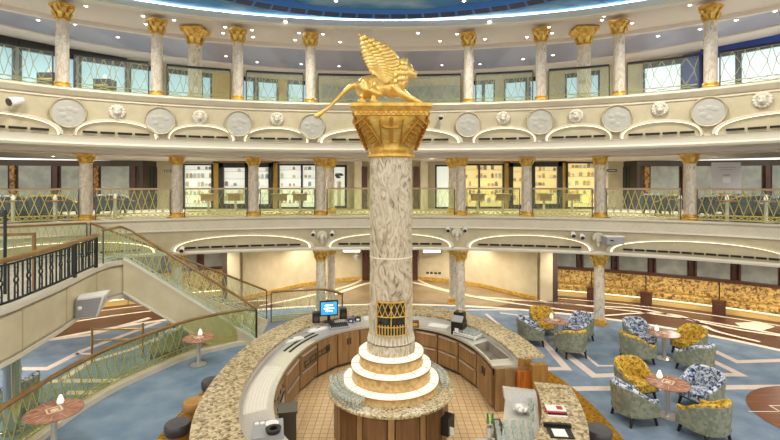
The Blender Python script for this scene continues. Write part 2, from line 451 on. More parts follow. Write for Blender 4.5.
# frieze and nosings, middle gallery
ring_trim('trim_1', A2, B2, [(.02,Z2+.03),(-.10,Z2+.03),(-.12,Z2-.02),(-.07,Z2-.07),(.02,Z2-.09)], white_trim)
fz = MB(plaster_hi, white_trim)
fz.sweep(arc(A2,B2,-TT,TT,110), [(.02,Z2-.08),(-.03,Z2-.08),(-.03,Z2-.36),(.02,Z2-.36)], m=0)
path = Path(arc(A2,B2,-TT,TT,200)); fz.m = 1
nn = int(path.L/.2)
for i in range(nn):
    a = path.L*i/nn
    for (q0,q1) in ((-.32,-.12),(-.12,-.32)):
        p = path.at(a)+Vector((0,0,Z2+q0)); q = path.at(a+path.L/nn)+Vector((0,0,Z2+q1))
        p.y -= .035; q.y -= .035; fz.bar(p, q, .017)
struct(fz.build('trim_2', loc=O0))
ring_trim('trim_3', A2, B2, [(.02,Z2-.35),(-.07,Z2-.35),(-.09,Z2-.40),(-.03,Z2-.44),(.02,Z2-.44)], white_trim)
ring_trim('trim_4', A2, B2, [(.3,ZC1-.06),(-.05,ZC1-.06),(-.07,ZC1+.0),(-.04,ZC1+.05),(.02,ZC1+.06),(.3,ZC1+.06)], white_trim)
# nosings, top gallery
ring_trim('trim_5', A3, B3, [(.02,Z3+.03),(-.12,Z3+.03),(-.14,Z3-.03),(-.09,Z3-.10),(-.04,Z3-.16),(.02,Z3-.16)], plaster_hi)
ring_trim('trim_6', A3, B3, [(.02,Z3-.20),(-.03,Z3-.20),(-.03,Z3-.24),(.02,Z3-.24)], plaster_hi)
ring_trim('trim_7', A3, B3, [(.9,ZC2-.04),(-.06,ZC2-.03),(-.09,ZC2+.03),(-.05,ZC2+.08),(-.05,ZC2+.20),(-.08,ZC2+.25),(.02,ZC2+.27),(.9,ZC2+.02)], white_trim)
ring_trim('trim_8', A3+1.5, B3+1.1, [(.0,ZC2+.02),(.0,ZC2-.12),(.5,ZC2-.12),(.5,ZC2+.02)], ceil_warm)
ring_trim('trim_9', A3+3.0, B3+3.2, [(.0,ZC2+.02),(.0,ZC2-.09),(.25,ZC2-.09),(.25,ZC2+.02)], plaster_hi)
# ---- lit arches in the two fascias
def arch(idx, a, b, px0, px1, zb, rise, nslot, off=0.0):
    t0, t1 = t_of(px0,a,b), t_of(px1,a,b); tm, tr = (t0+t1)/2, (t1-t0)/2
    c = lambda k, o: (lambda t: (ell(a-o,b-o,tm+tr*k*t)))
    def curve(k, kz, o, n=28):
        pts = []
        for i in range(n+1):
            th = PI*i/n; p = ell(a-o, b-o, tm-tr*k*math.cos(th)); p.z = zb+rise*kz*math.sin(th)**.8; pts.append(p)
        return pts
    mb = MB(plaster_hi)                     # moulded arch band
    o0, o1, i0, i1 = curve(1,1,.10), curve(1,1,-.02), curve(.955,.90,.10), curve(.955,.90,-.02)
    for q in range(len(o0)-1):
        for A_, B_ in ((o0,i0),(o0,o1),(i0,i1)):
            k = mb.add([A_[q],A_[q+1],B_[q+1],B_[q]]); mb.face(range(k,k+4))
    o = struct(mb.build('trim_%d'%idx, loc=O0, smooth=True))
    led = MB(led_warm); i2 = curve(.95,.89,.03); i3 = curve(.93,.86,.02)
    for q in range(len(i2)-1):
        k = led.add([i2[q],i2[q+1],i3[q+1],i3[q]]); led.face(range(k,k+4))
    l = led.build('led_strip', o, smooth=True); 
    lu = MB(plaster); lb = curve(.935,.865,.012,28); n = len(lb)
    for q in range(n-1):
        a0, a1 = lb[q].copy(), lb[q+1].copy(); a0.z = a1.z = zb
        k = lu.add([lb[q],lb[q+1],a1,a0]); lu.face(range(k,k+4))
    lu.build('lunette_panel', o)
    for s_ in range(nslot):
        f0 = -.82+1.64*(s_+.08)/nslot; f1 = -.82+1.64*(s_+.92)/nslot
        m = MB(slot_black); pts = [ell(a-.03,b-.03,tm+tr*(f0+(f1-f0)*j/3),zb+.075) for j in range(4)]
        m.sweep(pts, [(-.05,0),(.03,0),(.03,.055),(-.05,.055)]); m.build('vent_slot', o)
idx = 10
zb3 = ZC2+.27
for px0, px1, n in ((-75,62,5),(73,158,4),(167,235,4),(243,309,4),(317,463,7),(472,537,4),(545,613,4),(620,704,4),(713,850,5)):
    arch(idx, A3, B3, px0, px1, zb3, .50 if n < 7 else .55, n); idx += 1
zb2 = ZC1+.06
for px0, px1, n in ((-60,160,12),(170,314,9),(326,454,9),(466,594,9),(606,800,13)):
    arch(idx, A2, B2, px0, px1, zb2, .52, n); idx += 1
# ---- ceiling over the top gallery, dome opening and painted dome
def ring_flat(name, a0, b0, a1, b1, z, m, n=110):
    mb = MB(m); p, q = arc(a0,b0,-PI,PI,n,z), arc(a1,b1,-PI,PI,n,z)
    for i in range(n):
        k = mb.add([p[i],p[i+1],q[i+1],q[i]]); mb.face(range(k,k+4))
    return struct(mb.build(name, loc=O0))
ring_flat('ceiling', AD, BD, 12.6, 8.0, ZC3, ceil_warm)
ring_trim('trim_30', 12.6, 8.0, [(.0,ZC3),(.0,ZC3-.12),(.16,ZC3-.12),(.2,ZC3-.02),(.2,ZC3)], ceil_warm, -PI, PI)
ring_flat('ceiling_1', 12.75, 8.1, 13.9, 11.4, ZC3-.06, ceil_grey)
ring_trim('trim_31', 13.75, 11.35, [(.0,ZC3),(.0,ZC3-.10),(.15,ZC3-.16),(1.4,ZC3-.16),(1.4,ZC3)], ceil_warm, -PI, PI)
ring_trim('trim_32', AD, BD, [(.12,ZC3-.10),(-.08,ZC3-.10),(-.10,ZC3-.06),(-.02,ZC3+.15),(.12,ZC3+.15)], white_trim, -PI, PI)
ring_trim('trim_33', AD+.02, BD+.02, [(.06,ZC3+.155),(-.01,ZC3+.155),(-.01,ZC3+.19),(.06,ZC3+.19)], led_white, -PI, PI)
dm = MB(sky_paint, sky_band, navy)
NZ = 10
rows = []
for j in range(NZ+1):
    f = 1-j/NZ
    rows.append(arc((AD+.05)*f, (BD+.05)*f, -PI, PI, 96, ZC3+.20+.5*(1-f*f)))
for p, q in zip(rows, rows[1:]):
    for i in range(96):
        k = dm.add([p[i],p[i+1],q[i+1],q[i]]); dm.face(range(k,k+4) if True else 0)
struct(dm.build('ceiling_2', loc=O0))
bd = MB(sky_band, navy); ZB = ZC3+.17
AB2, BB2 = 6.8, 5.50
bd.sweep(arc(AB2,BB2,-PI,PI,120), [(-.22,ZB+.0),(.22,ZB+.0),(.22,ZB+.5),(-.22,ZB+.5)], m=0)
pp = Path(arc(AB2,BB2,-PI,PI,240)); nb = 76
for i in range(nb):
    d = pp.L*(i+.5)/nb; w = pp.L/nb*.84
    bd.sweep([pp.at(d-w/2+w*j/2) for j in range(3)], [(-.17,ZB-.012),(.17,ZB-.012),(.17,ZB+.01),(-.17,ZB+.01)], m=1)
struct(bd.build('trim_34', loc=O0))
# ---- ground floor walls
def wallpoly(name, pts, z0, z1, th, m):
    mb = MB(m); mb.sweep([Vector((p[0],p[1],0)) for p in pts], [(0,z0),(th,z0),(th,z1),(0,z1)]); return struct(mb.build(name, loc=O0))
WC = [(-6.0,18.35),(-5.5,18.9),(-4.2,20.7),(-3.0,21.7),(-1.15,22.4)]
WCr = [(-x,y) for x,y in reversed(WC)]
wallpoly('wall_back_left', WC, 0, ZC1, .15, stone_panel)
wallpoly('wall_back_right', WCr, 0, ZC1, .15, stone_panel)
wallpoly('wall_back', [(-1.3,24),(1.3,24)], 0, ZC1, .15, dark_panel)
for nm, pl in (('baseboard_left',WC),('baseboard_right',WCr)):
    mb = MB(gold); mb.sweep([Vector((p[0],p[1],0)) for p in pl], [(-.03,0),(0,0),(0,.16),(-.03,.16)]); struct(mb.build(nm, loc=O0))
for s_ in (-1,1):
    mb = MB(dark_wood); mb.box((s_*1.2,22.3,1.22),(.32,.3,2.44)); struct(mb.build('door_%d'%(1 if s_<0 else 2), loc=O0))
    mb = MB(stone_panel); mb.box((s_*6.35,18.5,1.22),(.5,.5,2.44)); struct(mb.build('trim_%d'%(35 if s_<0 else 36), loc=O0))
    mb = MB(dark_panel); mb.box((s_*6.75,18.7,1.22),(.3,.4,2.44)); struct(mb.build('trim_%d'%(37 if s_<0 else 38), loc=O0))
# curved side walls with mirrored panels and mahogany posts behind the banquettes
AS, BS = 17.4, 12.6
for s_, nm in ((-1,'wall_left'),(1,'wall_right')):
    ta, tb = s_*math.radians(23.5), s_*math.radians(82)
    ts = sorted((ta,tb)); 
    mb = MB(dark_panel); mb.sweep(arc(AS,BS,ts[0],ts[1],50), [(0,0),(.2,0),(.2,ZC1),(0,ZC1)]); w = struct(mb.build(nm, loc=O0))
    pt = Path(arc(AS-.02,BS-.02,ts[0],ts[1],120)); n = int(pt.L/1.25)
    for i in range(n):
        d = pt.L*(i+.5)/n; hw = pt.L/n/2
        m = MB(mirror); m.sweep([pt.at(d-hw+.14), pt.at(d), pt.at(d+hw-.14)], [(-.02,1.15),(.02,1.15),(.02,2.4),(-.02,2.4)]); m.build('mirror_panel', w)
        m = MB(dark_wood)
        for q in (-.09,.09):
            p = pt.at(d-hw+q); m.box((p.x,p.y-.05,1.2),(.07,.1,2.4), rz=0)
        for zz in (1.4,1.9,2.3):
            p = pt.at(d-hw); m.box((p.x,p.y-.05,zz),(.2,.06,.05))
        m.build('post', w)
    m = MB(dark_wood); m.sweep([p for p in arc(AS-.1,BS-.1,ts[0],ts[1],50)], [(-.1,1.02),(.1,1.02),(.1,1.15),(-.1,1.15)]); m.build('ledge', w)
# ---- middle gallery walls: shop front in the centre, panelled lounges either side
YS = 21.0
def wx(px, Y=YS): return (px-CX)/FPX*Y
def wz(py, Y=YS): return EYE-(py-HZ)/FPX*Y
mb = MB(plaster); mb.box((0,YS+.35,(Z2+ZC2)/2),(wx(627)-wx(155),.3,ZC2-Z2)); struct(mb.build('wall_back_upper', loc=O0))
def window(name, px0, px1, py0, py1, Y, lit, fr=.06, frame=dark, mull=(), depth=.16):
    x0, x1 = wx(px0,Y), wx(px1,Y); z1, z0 = wz(py0,Y), max(wz(py1,Y), Z2+.02)
    mb = MB(frame); cx, cz = (x0+x1)/2, (z0+z1)/2
    for q in ((x0+fr/2),(x1-fr/2))+tuple(wx(m_,Y) for m_ in mull): mb.box((q,Y,cz),(fr,depth,z1-z0))
    for q in (z0+fr/2, z1-fr/2): mb.box((cx,Y,q),(x1-x0,depth,fr))
    w = struct(mb.build(name, loc=O0))
    m = MB(lit); m.box((cx,Y+.16,cz),(x1-x0-.02,.04,z1-z0-.02)); m.build('lit_interior', w)
    m = MB(glass); m.box((cx,Y-.03,cz),(x1-x0-2*fr,.012,z1-z0-2*fr)); m.build('pane', w)
    SHOPO.append(w)
    return x0+fr, x1-fr, z0+fr, z1-fr
SHOPW = []; SHOPO = []
for i, (a_, b_, c_, d_, L_, fr, mu) in enumerate((
    (183,213,164,213,shop_w,.06,()), (219,250,163,214,shop_w,.22,()), (251,273,163,214,shop_w,.20,()),
    (278,317,164,212,shop_w,.07,(302,)), (331,347,165,208,shop_w,.10,()),
    (435,456,165,209,shop_w,.07,()), (463,504,164,208,shop_y,.07,(479,)), (509,527,163,210,shop_y,.18,()),
    (530,562,162,213,shop_y,.22,()), (566,597,162,212,shop_y,.07,()))):
    SHOPW.append(window('window_%d'%(i+1), a_, b_, c_, d_, YS, L_, fr, dark, mu))
op = MB(ochre)
for a_, b_ in ((213,219),(272,278),(504,510),(561,567)):
    op.box(((wx(a_)+wx(b_))/2, YS+.12, (Z2+wz(158))/2),(wx(b_)-wx(a_),.2,wz(158)-Z2))
for a_, b_ in ((213,278),(504,567)):
    op.box(((wx(a_)+wx(b_))/2, YS+.12, (wz(158)+wz(163))/2),(wx(b_)-wx(a_),.2,wz(158)-wz(163)))
struct(op.build('trim_40', loc=O0))
tr = MB(plaster_hi); 
for px in (176,323,358,424,459,604): tr.box((wx(px), YS+.08, (Z2+ZC2)/2), (.34,.3,ZC2-Z2))
struct(tr.build('trim_41', loc=O0))
for i, px in enumerate((364.5,416)):
    m = MB(dark_wood); m.box((wx(px),YS+.1,(Z2+ZC2-.25)/2),(.26,.3,ZC2-.25-Z2)); struct(m.build('door_%d'%(3+i), loc=O0))
AG, BG = 19.5, 12.4
for s_, nm in ((-1,'wall_left_upper'),(1,'wall_right_upper')):
    Xi, Yi = s_*11.05, 20.9
    pts = [(s_*x,y) for x,y in ((10.9,21.6),(11.2,20.4),(13.5,20.3),(16.5,19.6),(19.5,18.0),(22.5,15.5),(24.5,12.0))]
    if s_ < 0: pts = list(reversed(pts))
    mb = MB(dark_panel); mb.sweep([Vector((p[0],p[1],0)) for p in pts], [(0,Z2),(.2,Z2),(.2,ZC2),(0,ZC2)]); w = struct(mb.build(nm, loc=O0))
    pt = Path([Vector((p[0],p[1],0)) for p in pts]); n = int(pt.L/1.62)
    for i in range(n):
        d = pt.L*(i+.5)/n; hw = pt.L/n/2; p = pt.at(d)
        first = (i == n-1) if s_ < 0 else (i == 0)
        m = MB(curtain if first else mirror); m.sweep([pt.at(d-hw+.2), p, pt.at(d+hw-.2)], [(-.03,Z2+.1),(.02,Z2+.1),(.02,ZC2-.26),(-.03,ZC2-.26)]); m.build('curtain' if first else 'wall_panel', w)
        q = pt.at(d-hw); t = pt.tan(d-hw)
        m = MB(gold_strip if i%2 else dark_wood); m.box((q.x,q.y-.04,(Z2+ZC2-.26)/2),(.2,.1,ZC2-.26-Z2)); m.build('art_strip' if i%2 else 'post', w)
# ---- top gallery outer wall and windows
AT, BT = AW, BW
mb = MB(plaster); mb.sweep(arc(AT,BT,-TT*1.05,TT*1.05,120), [(.12,Z3),(.4,Z3),(.4,ZC3),(.12,ZC3)]); struct(mb.build('wall_back_top', loc=O0))
def gwin(idx, px0, px1, z0, z1, pane_m, fr=.09, mull=0, header=.0):
    t0, t1 = t_of(px0,AT,BT), t_of(px1,AT,BT); n = 4
    pts = [ell(AT,BT,t0+(t1-t0)*j/n) for j in range(n+1)]; pt = Path(pts)
    mb = MB(dark); pr = lambda za, zb_: [(-.05,za),(.1,za),(.1,zb_),(-.05,zb_)]
    mb.sweep(pts, pr(z0,z0+fr)); mb.sweep(pts, pr(z1-fr-header,z1))
    for j in range(mull+2):
        d = pt.L*j/(mull+1); d0 = max(0,d-fr); d1 = min(pt.L,d+fr)
        mb.sweep([pt.at(d0),pt.at(d1)], pr(z0,z1))
    w = struct(mb.build('window_%d'%idx, loc=O0))
    m = MB(pane_m); m.sweep(pts, [(.06,z0+.02),(.1,z0+.02),(.1,z1-.02),(.06,z1-.02)]); m.build('pane', w)
wi = 20
for px0, px1, mu, L_ in ((-110,-45,1,day_l),(-40,15,1,day_l),(19,76,0,day_l),(79,127,0,day_l),(129,160,0,day_l),(167,200,0,day_l),(201,212,0,day_l),
        (242,255,0,day_l),(257,278,0,day_l),(287,309,0,day_l),(472,495,1,day_l),(504,527,0,day_l),(529,546,0,day_l),(565,579,0,day_l),(589,600,0,day_l),
        (643,683,0,day_r),(702,738,0,day_r),(739,790,0,day_r),(793,850,0,day_r),(855,900,0,day_r)):
    gwin(wi, px0, px1, Z3+.04, Z3+2.08, L_, .07, mu, .10); wi += 1
def gpanel(name, px0, px1, z0, z1, m):
    t0, t1 = t_of(px0,AT,BT), t_of(px1,AT,BT)
    mb = MB(m); mb.sweep([ell(AT,BT,t0+(t1-t0)*j/3) for j in range(4)], [(-.04,z0),(.1,z0),(.1,z1),(-.04,z1)]); struct(mb.build(name, loc=O0))
grey_panel = mat('grey_gallery_panel', (150,148,140), (128,128,124), scale=3, rough=.35)
gpanel('trim_50', 212, 240, Z3, Z3+2.1, ochre); gpanel('trim_51', 279, 286, Z3, Z3+2.1, ochre)
gpanel('trim_52', 322, 372, Z3+.1, Z3+1.9, grey_panel); gpanel('trim_53', 408, 460, Z3+.1, Z3+1.9, grey_panel)
gpanel('trim_54', 683, 701, Z3, Z3+2.2, blue_panel); gpanel('trim_55', 701, 900, Z3+2.06, Z3+2.36, blue_panel)
gpanel('trim_56', 736, 741, Z3, Z3+2.06, blue_panel)
gpanel('trim_57', -110, 18, Z3+2.08, Z3+2.26, dark); gpanel('trim_58', 19, 127, Z3+2.08, Z3+2.26, dark)

# dark carpet of the two panelled lounges
mb = MB(mat('lounge_carpet',(70,78,80),(92,98,96),scale=5,rough=.95))
for s_ in (-1,1):
    ts = [s_*(.74+.7*i/24) for i in range(25)]
    for ta, tb in zip(ts, ts[1:]):
        k = mb.add([ell(A2+.5,B2+.5,ta,Z2+.006),ell(A2+.5,B2+.5,tb,Z2+.006),ell(A2+11,B2+7,tb*1.0,Z2+.006),ell(A2+11,B2+7,ta*.93,Z2+.006)]); mb.face(range(k,k+4))
struct(mb.build('floor_3', loc=O0))
# ================================================================== COLUMNS
ORD = ['first','second','third','fourth','fifth','sixth','seventh','eighth','ninth','tenth']
def make_column(H, r, loc, label, capH=.42, capW=1.0):
    root = thing('column', loc, label, 'column', 0)
    b = MB(gold); R = r*1.0
    b.box((0,0,.03),(R*2.7,R*2.7,.06)); b.lathe([(R*1.35,.06),(R*1.4,.09),(R*1.35,.12),(R*1.12,.14),(R*1.12,.16),(R*1.25,.185),(R*1.2,.21),(R*1.02,.22)], n=20)
    b.build('base', root, world=False, smooth=True)
    s = MB(marble_light); z1 = H-capH
    s.lathe([(R,.22),(R*1.0,.22+(z1-.22)*.33),(R*.93,z1)], n=20); s.build('shaft', root, world=False, smooth=True)
    c = MB(gold); k = capW
    c.lathe([(R*1.0,z1-.03),(R*1.06,z1-.01),(R*.98,z1+.02),(R*.98,z1+capH*.35),(R*1.15*k,z1+capH*.65),(R*1.5*k,z1+capH*.86)], n=20)
    for lvl,(n,zz,h,rr,out) in enumerate(((8,z1+.03,capH*.42,R*.98,R*.28),(8,z1+capH*.36,capH*.42,R*1.02,R*.45*k))):
        for i in range(n):
            a = 2*PI*(i+.5*lvl)/n; u = Vector((math.cos(a),math.sin(a),0)); v = Vector((-u.y,u.x,0)); w = R*.30
            pts = []
            for f, o, ww in ((0,0.02,1),(.5,.06,1.1),(.85,out*.7/R*.2+.04,.9),(1.0,out,.6),(.86,out*1.12,.3)):
                pts.append((u*(rr+o)+Vector((0,0,zz+h*f)), w*ww))
            for (p,wp),(q,wq) in zip(pts,pts[1:]):
                kk = c.add([p-v*wp,p+v*wp,q+v*wq,q-v*wq,p-v*wp-u*.02,p+v*wp-u*.02,q+v*wq-u*.02,q-v*wq-u*.02])
                for qd in ((0,1,2,3),(7,6,5,4),(0,3,7,4),(1,5,6,2)): c.face([kk+x for x in qd])
    for i in range(4):
        a = PI/4+i*PI/2; u = Vector((math.cos(a),math.sin(a),0))
        c.ball(u*R*1.55*k+Vector((0,0,H-capH*.2)), (R*.3,R*.3,R*.3), 8, 6)
    W = R*2.7*k
    c.box((0,0,H-capH*.07),(W,W,capH*.14)); c.box((0,0,H-capH*.17),(W*.9,W*.9,capH*.08))
    c.build('capital', root, world=False, smooth=True)
    return root
c2 = None; c3 = None; c1 = None; TOPC = []; MIDC = []
top_px = (66,159,239,311,468,540,617,707)
H3 = ZC3-.10-Z3
for i, px in enumerate((-40,)+top_px+(822,)):
    p = ell(A3+.28, B3+.28, t_of(px,A3,B3), Z3); rz = -math.atan2(p.x, p.y-CY)
    lab = 'slender marble column with gilt capital on the top gallery, %s from the left edge' % ORD[i-1] if 1 <= i <= 8 else 'marble column with gilt capital at the far %s end of the top gallery, past the photo edge' % ('left' if i == 0 else 'right')
    if i in (0,9): TOPC.append(p); continue
    if c3 is None: c3 = make_column(H3, .165, p, lab); c3.rotation_euler.z = rz
    else: dup(c3, p, rz, lab)
    TOPC.append(p)
big = None
for px, lab in ((195,'stout broad capitalled column behind the top gallery rail, between second and third slender columns'),
                (584,'stout marble column with broad gilt capital behind the top gallery rail, right of the centre')):
    q = t_of(px,A3+1.0,B3+.9); p = ell(A3+1.0,B3+.9,q,Z3)
    if big is None: big = make_column(ZC3-.04-Z3, .215, p, lab, .5, 1.22)
    else: dup(big, p, 0, lab)
mid_px = (88,178,254,321,391,460.5,526,599,688)
H2 = ZC2-Z2
mids = ['leftmost','second','third','fourth','middle','sixth','seventh','eighth','rightmost']
for i, px in enumerate(mid_px):
    p = ell(A2+.26, B2+.26, t_of(px,A2,B2), Z2); rz = -math.atan2(p.x, p.y-CY)
    lab = {0:'leftmost marble column of the middle gallery, in front of the dark panelled lounge',8:'rightmost marble column of the middle gallery, in front of the panelled lounge',4:'marble column of the middle gallery hidden behind the central pillar'}.get(i) or 'marble column in the front row of the middle gallery, %s from the left' % ORD[i]
    MIDC.append(p)
    if i == 4: continue
    if c2 is None: c2 = make_column(H2, .182, p, lab, .40, 1.22); c2.rotation_euler.z = rz
    else: dup(c2, p, rz, lab)
for px, lab in ((330,'middle gallery marble column standing just behind the fourth front column'),(453,'middle gallery marble column standing just behind the sixth front column')):
    dup(c2, Vector((wx(px,17.9),17.9,Z2)), 0, lab)
H1 = ZC1-.05
for px, lab in ((178,'ground floor marble column behind the staircase under the middle gallery edge'),(321,'ground floor marble column left of the central pillar, under the gallery edge'),
                (460,'ground floor marble column right of the central pillar, rising behind the bar counter'),(598,'ground floor marble column beside the blue and gold lounge chairs')):
    p = ell(A2+.3, B2+.3, t_of(px,A2,B2), 0); rz = -math.atan2(p.x, p.y-CY)
    if c1 is None: c1 = make_column(H1, .172, p, lab, .42, 1.12); c1.rotation_euler.z = rz
    else: dup(c1, p, rz, lab)
for px, lab in ((331,'ground floor marble column half hidden behind another, against the left cream wall'),(453.5,'ground floor marble column half hidden behind another, against the right cream wall')):
    dup(c1, Vector((wx(px,17.9),17.9,0)), 0, lab)
# ================================================================== GALLERY BALUSTRADES
nm = ['left of the first column','between the first and second columns','between the second and third columns','between the third and fourth columns',
      'in the middle behind the lion statue','between the fifth and sixth columns','between the sixth and seventh columns','between the seventh and eighth columns','right of the last column']
bounds = (-60,)+top_px+(840,)
for i in range(9):
    t0, t1 = t_of(bounds[i],A3,B3), t_of(bounds[i+1],A3,B3)
    pth = Path(arc(A3+.16,B3+.16,t0,t1,24,Z3+.03))
    balustrade('balustrade', pth, 'black railed glass balustrade on the top gallery, '+nm[i], 'diamond', .24, 1.0, rail=dark)
bounds = (-60,)+mid_px+(850,)
nm2 = ['left of the leftmost column','between the leftmost and second columns','between the second and third columns','between the third and fourth columns','from the fourth column to the central pillar',
       'from the central pillar to the sixth column','between the sixth and seventh columns','between the seventh and eighth columns','between the eighth and rightmost columns','right of the rightmost column']
for i in range(10):
    t0, t1 = t_of(bounds[i],A2,B2), t_of(bounds[i+1],A2,B2)
    pth = Path(arc(A2+.12,B2+.12,t0,t1,24,Z2+.03))
    st = 'cross' if i in (0,1,8,9) else 'plain'
    balustrade('balustrade', pth, 'brown railed glass balustrade on the middle gallery, '+nm2[i], st, .22, 1.0, rail=tan_rail, gl=glass_green if st == 'plain' else glass)
# ================================================================== MEDALLIONS AND LION HEADS ON THE TOP FASCIA
med_grey = mat('grey_plaque', (186,183,170), (176,173,160), scale=4, rough=.5)
def medallion(px, py, label, proto=[None]):
    t = t_of(px,A3,B3); p = ell(A3-.03,B3-.03,t); p.z = EYE-(py-HZ)/FPX*p.y
    n = Vector((p.x/A3**2,(p.y-CY)/B3**2)).normalized(); rz = math.atan2(-n.x, n.y)   # local +Y points outward
    if proto[0] is None:
        r = thing('medallion', p, label, 'medallion', rz, 'round plaques on the top fascia'); R = .42
        m = MB(plaster)
        prof = [(R*1.0,0),(R*1.0,.05),(R*.94,.085),(R*.88,.06),(R*.86,.05)]
        rows = []
        for rr, d in prof: rows.append(m.add([(rr*math.cos(2*PI*i/32), -d, rr*math.sin(2*PI*i/32)) for i in range(32)]))
        for a, b in zip(rows, rows[1:]):
            for i in range(32): j = (i+1)%32; m.face((a+i,a+j,b+j,b+i))
        m.build('rim', r, world=False, smooth=True)
        m = MB(med_grey); k = m.add([(R*.87*math.cos(2*PI*i/32), -.045, R*.87*math.sin(2*PI*i/32)) for i in range(32)]); m.face(range(k,k+32))
        for a_, rr in ((.4,.5),(1.4,.35),(2.6,.55),(3.7,.4),(4.8,.5)):
            m.ball((R*rr*math.cos(a_)*.8,-.045,R*rr*math.sin(a_)*.8),(.10,.009,.07),8,6)
        m.build('relief_disc', r, world=False, smooth=True); proto[0] = r
    else: dup(proto[0], p, rz, label)
sides = ['leftmost','second','third','fourth','fifth','sixth','seventh','rightmost']
for i, (px, py) in enumerate(((68,113),(160,121),(239,124),(312,127),(468,125),(540,122),(617,119),(709,112))):
    medallion(px, py, 'round grey plaque on the cream fascia under the top gallery, %s of eight' % sides[i])
def lionhead(px, py, label, proto=[None]):
    t = t_of(px,A3,B3); p = ell(A3-.02,B3-.02,t); p.z = EYE-(py-HZ)/FPX*p.y
    n = Vector((p.x/A3**2,(p.y-CY)/B3**2)).normalized(); rz = math.atan2(-n.x, n.y)
    if proto[0] is None:
        r = thing('lion_head_boss', p, label, 'relief', rz, 'white lion head bosses on the top fascia'); R = .19
        m = MB(white_trim); m.ball((0,-.03,0),(R*.72,.07,R*.75),14,8)
        for i in range(14):
            a = 2*PI*i/14; m.ball((R*.82*math.cos(a),-.03,R*.82*math.sin(a)),(.06,.05,.06),8,6)
        m.build('mane', r, world=False, smooth=True)
        m = MB(white_trim); m.ball((0,-.1,-.01),(.10,.07,.12),12,8); m.ball((0,-.165,-.05),(.055,.05,.045),10,6); m.ball((0,-.17,-.0),(.028,.03,.06),8,6)
        for s_ in (-1,1): m.ball((s_*.045,-.15,.045),(.03,.02,.02),8,6); m.ball((s_*.095,-.08,.11),(.035,.03,.04),8,6)
        m.build('face', r, world=False, smooth=True); proto[0] = r
    else: dup(proto[0], p, rz, label)
sides = ['leftmost','second','third','fourth from the left','fifth','sixth']
for i, (px, py, w) in enumerate(((117,112,'between the first and second plaques'),(200,117,'between the second and third plaques'),(277,119,'between the third and fourth plaques'),(503,118,'between the fifth and sixth plaques'),(576,116,'between the sixth and seventh plaques'),(660,109,'between the seventh and eighth plaques'),(763,100,'at the right edge'))):
    lionhead(px, py, 'small white lion head boss on the cream fascia, '+w)
# ================================================================== DOWNLIGHTS
def downlight(loc, label, group, proto={}, r=.045):
    if group not in proto:
        o = thing('downlight', loc, label, 'ceiling light', 0, group)
        m = MB(white); m.lathe([(r*.95,0),(r*1.5,-.012),(r*1.5,0)], n=14); m.build('trim_ring', o, world=False, smooth=True)
        m = MB(lamp_face); m.lathe([(0.0001,-.02),(r*.6,-.018),(r,-.004)], n=14); m.build('lamp', o, world=False)
        proto[group] = o
    else: dup(proto[group], loc, 0, label)
for px, py in ((38,20),(86,6),(118,37),(143,16),(146,24),(174,20),(223,33),(225,27),(226,56),(252,30),(253,37),(257,62),(295,40),(299,33),(301,64),(339,66),(340,42),(323,34),(418,33),(440,41),(442,65),(457,34),(485,39),(480,64),(523,59),(527,37),(552,33),(549,27),(553,55),(602,20),(604,16),(632,23),(658,36),(690,5),(736,20),(775,11),(700,29),(75,24)):
    z = ZC3
    p = P(px,py,z)
    e1 = (p.x/12.6)**2+((p.y-CY)/8.0)**2
    if e1 > .97: p = P(px,py,ZC3-.06); z = ZC3-.06
    e2 = (p.x/13.7)**2+((p.y-CY)/11.3)**2
    if e2 > .98 or 0.97 < e1 < 1.06: continue
    p.z = z-.001
    inner = e1 <= .97
    downlight(p, 'small bright downlight recessed in the warm inner ceiling band of the top gallery' if inner else 'small bright downlight recessed in the grey slatted ceiling of the top gallery', 'downlights in the warm ceiling band' if inner else 'downlights in the grey slatted ceiling')
for px, py in ((285,19),(490,19)):
    t = t_of(px,AD,BD); p = ell(AD-.16,BD-.16,t,ZC3+.06); 
    o = thing('rim_spotlight', p, 'bright white spotlight on the dome rim, %s of the lion wing' % ('left' if px < 390 else 'right'), 'spotlight')
    m = MB(white); m.lathe([(.05,.03),(.08,.02),(.08,-.08),(.06,-.09)], n=12); m.build('housing', o, world=False, smooth=True)
    m = MB(lamp_face); m.lathe([(0.0001,-.1),(.055,-.092)], n=12); m.build('lamp', o, world=False)
for px, py in ((336,1),(464,1)):
    p = P(px,py,ZC3+.28); p.z = ZC3+.20
    downlight(P(px,py,ZC3+.27), 'small white light in the painted blue dome ceiling', 'lights in the painted dome')
for px, py in ((53,156),(75,149),(103,151),(208,155),(640,151),(671,151),(765,146),(432,157),(290,157),(345,158)):
    p = P(px,py,ZC2); 
    downlight(Vector((p.x,min(p.y,19.8),ZC2-.001)), 'small white downlight in the ceiling of the middle gallery', 'downlights of the middle gallery')
m = MB(lamp_soft); pts = [P(x,y,ZC2) for x,y in ((700,150.5),(728,149.5),(757,148))]
m.sweep(pts, [(-.10,-.03),(.10,-.03),(.10,-.002),(-.10,-.002)]); tag(m.build('linear_light'), 'long white strip light in the middle gallery ceiling right of the rightmost column', 'ceiling light')
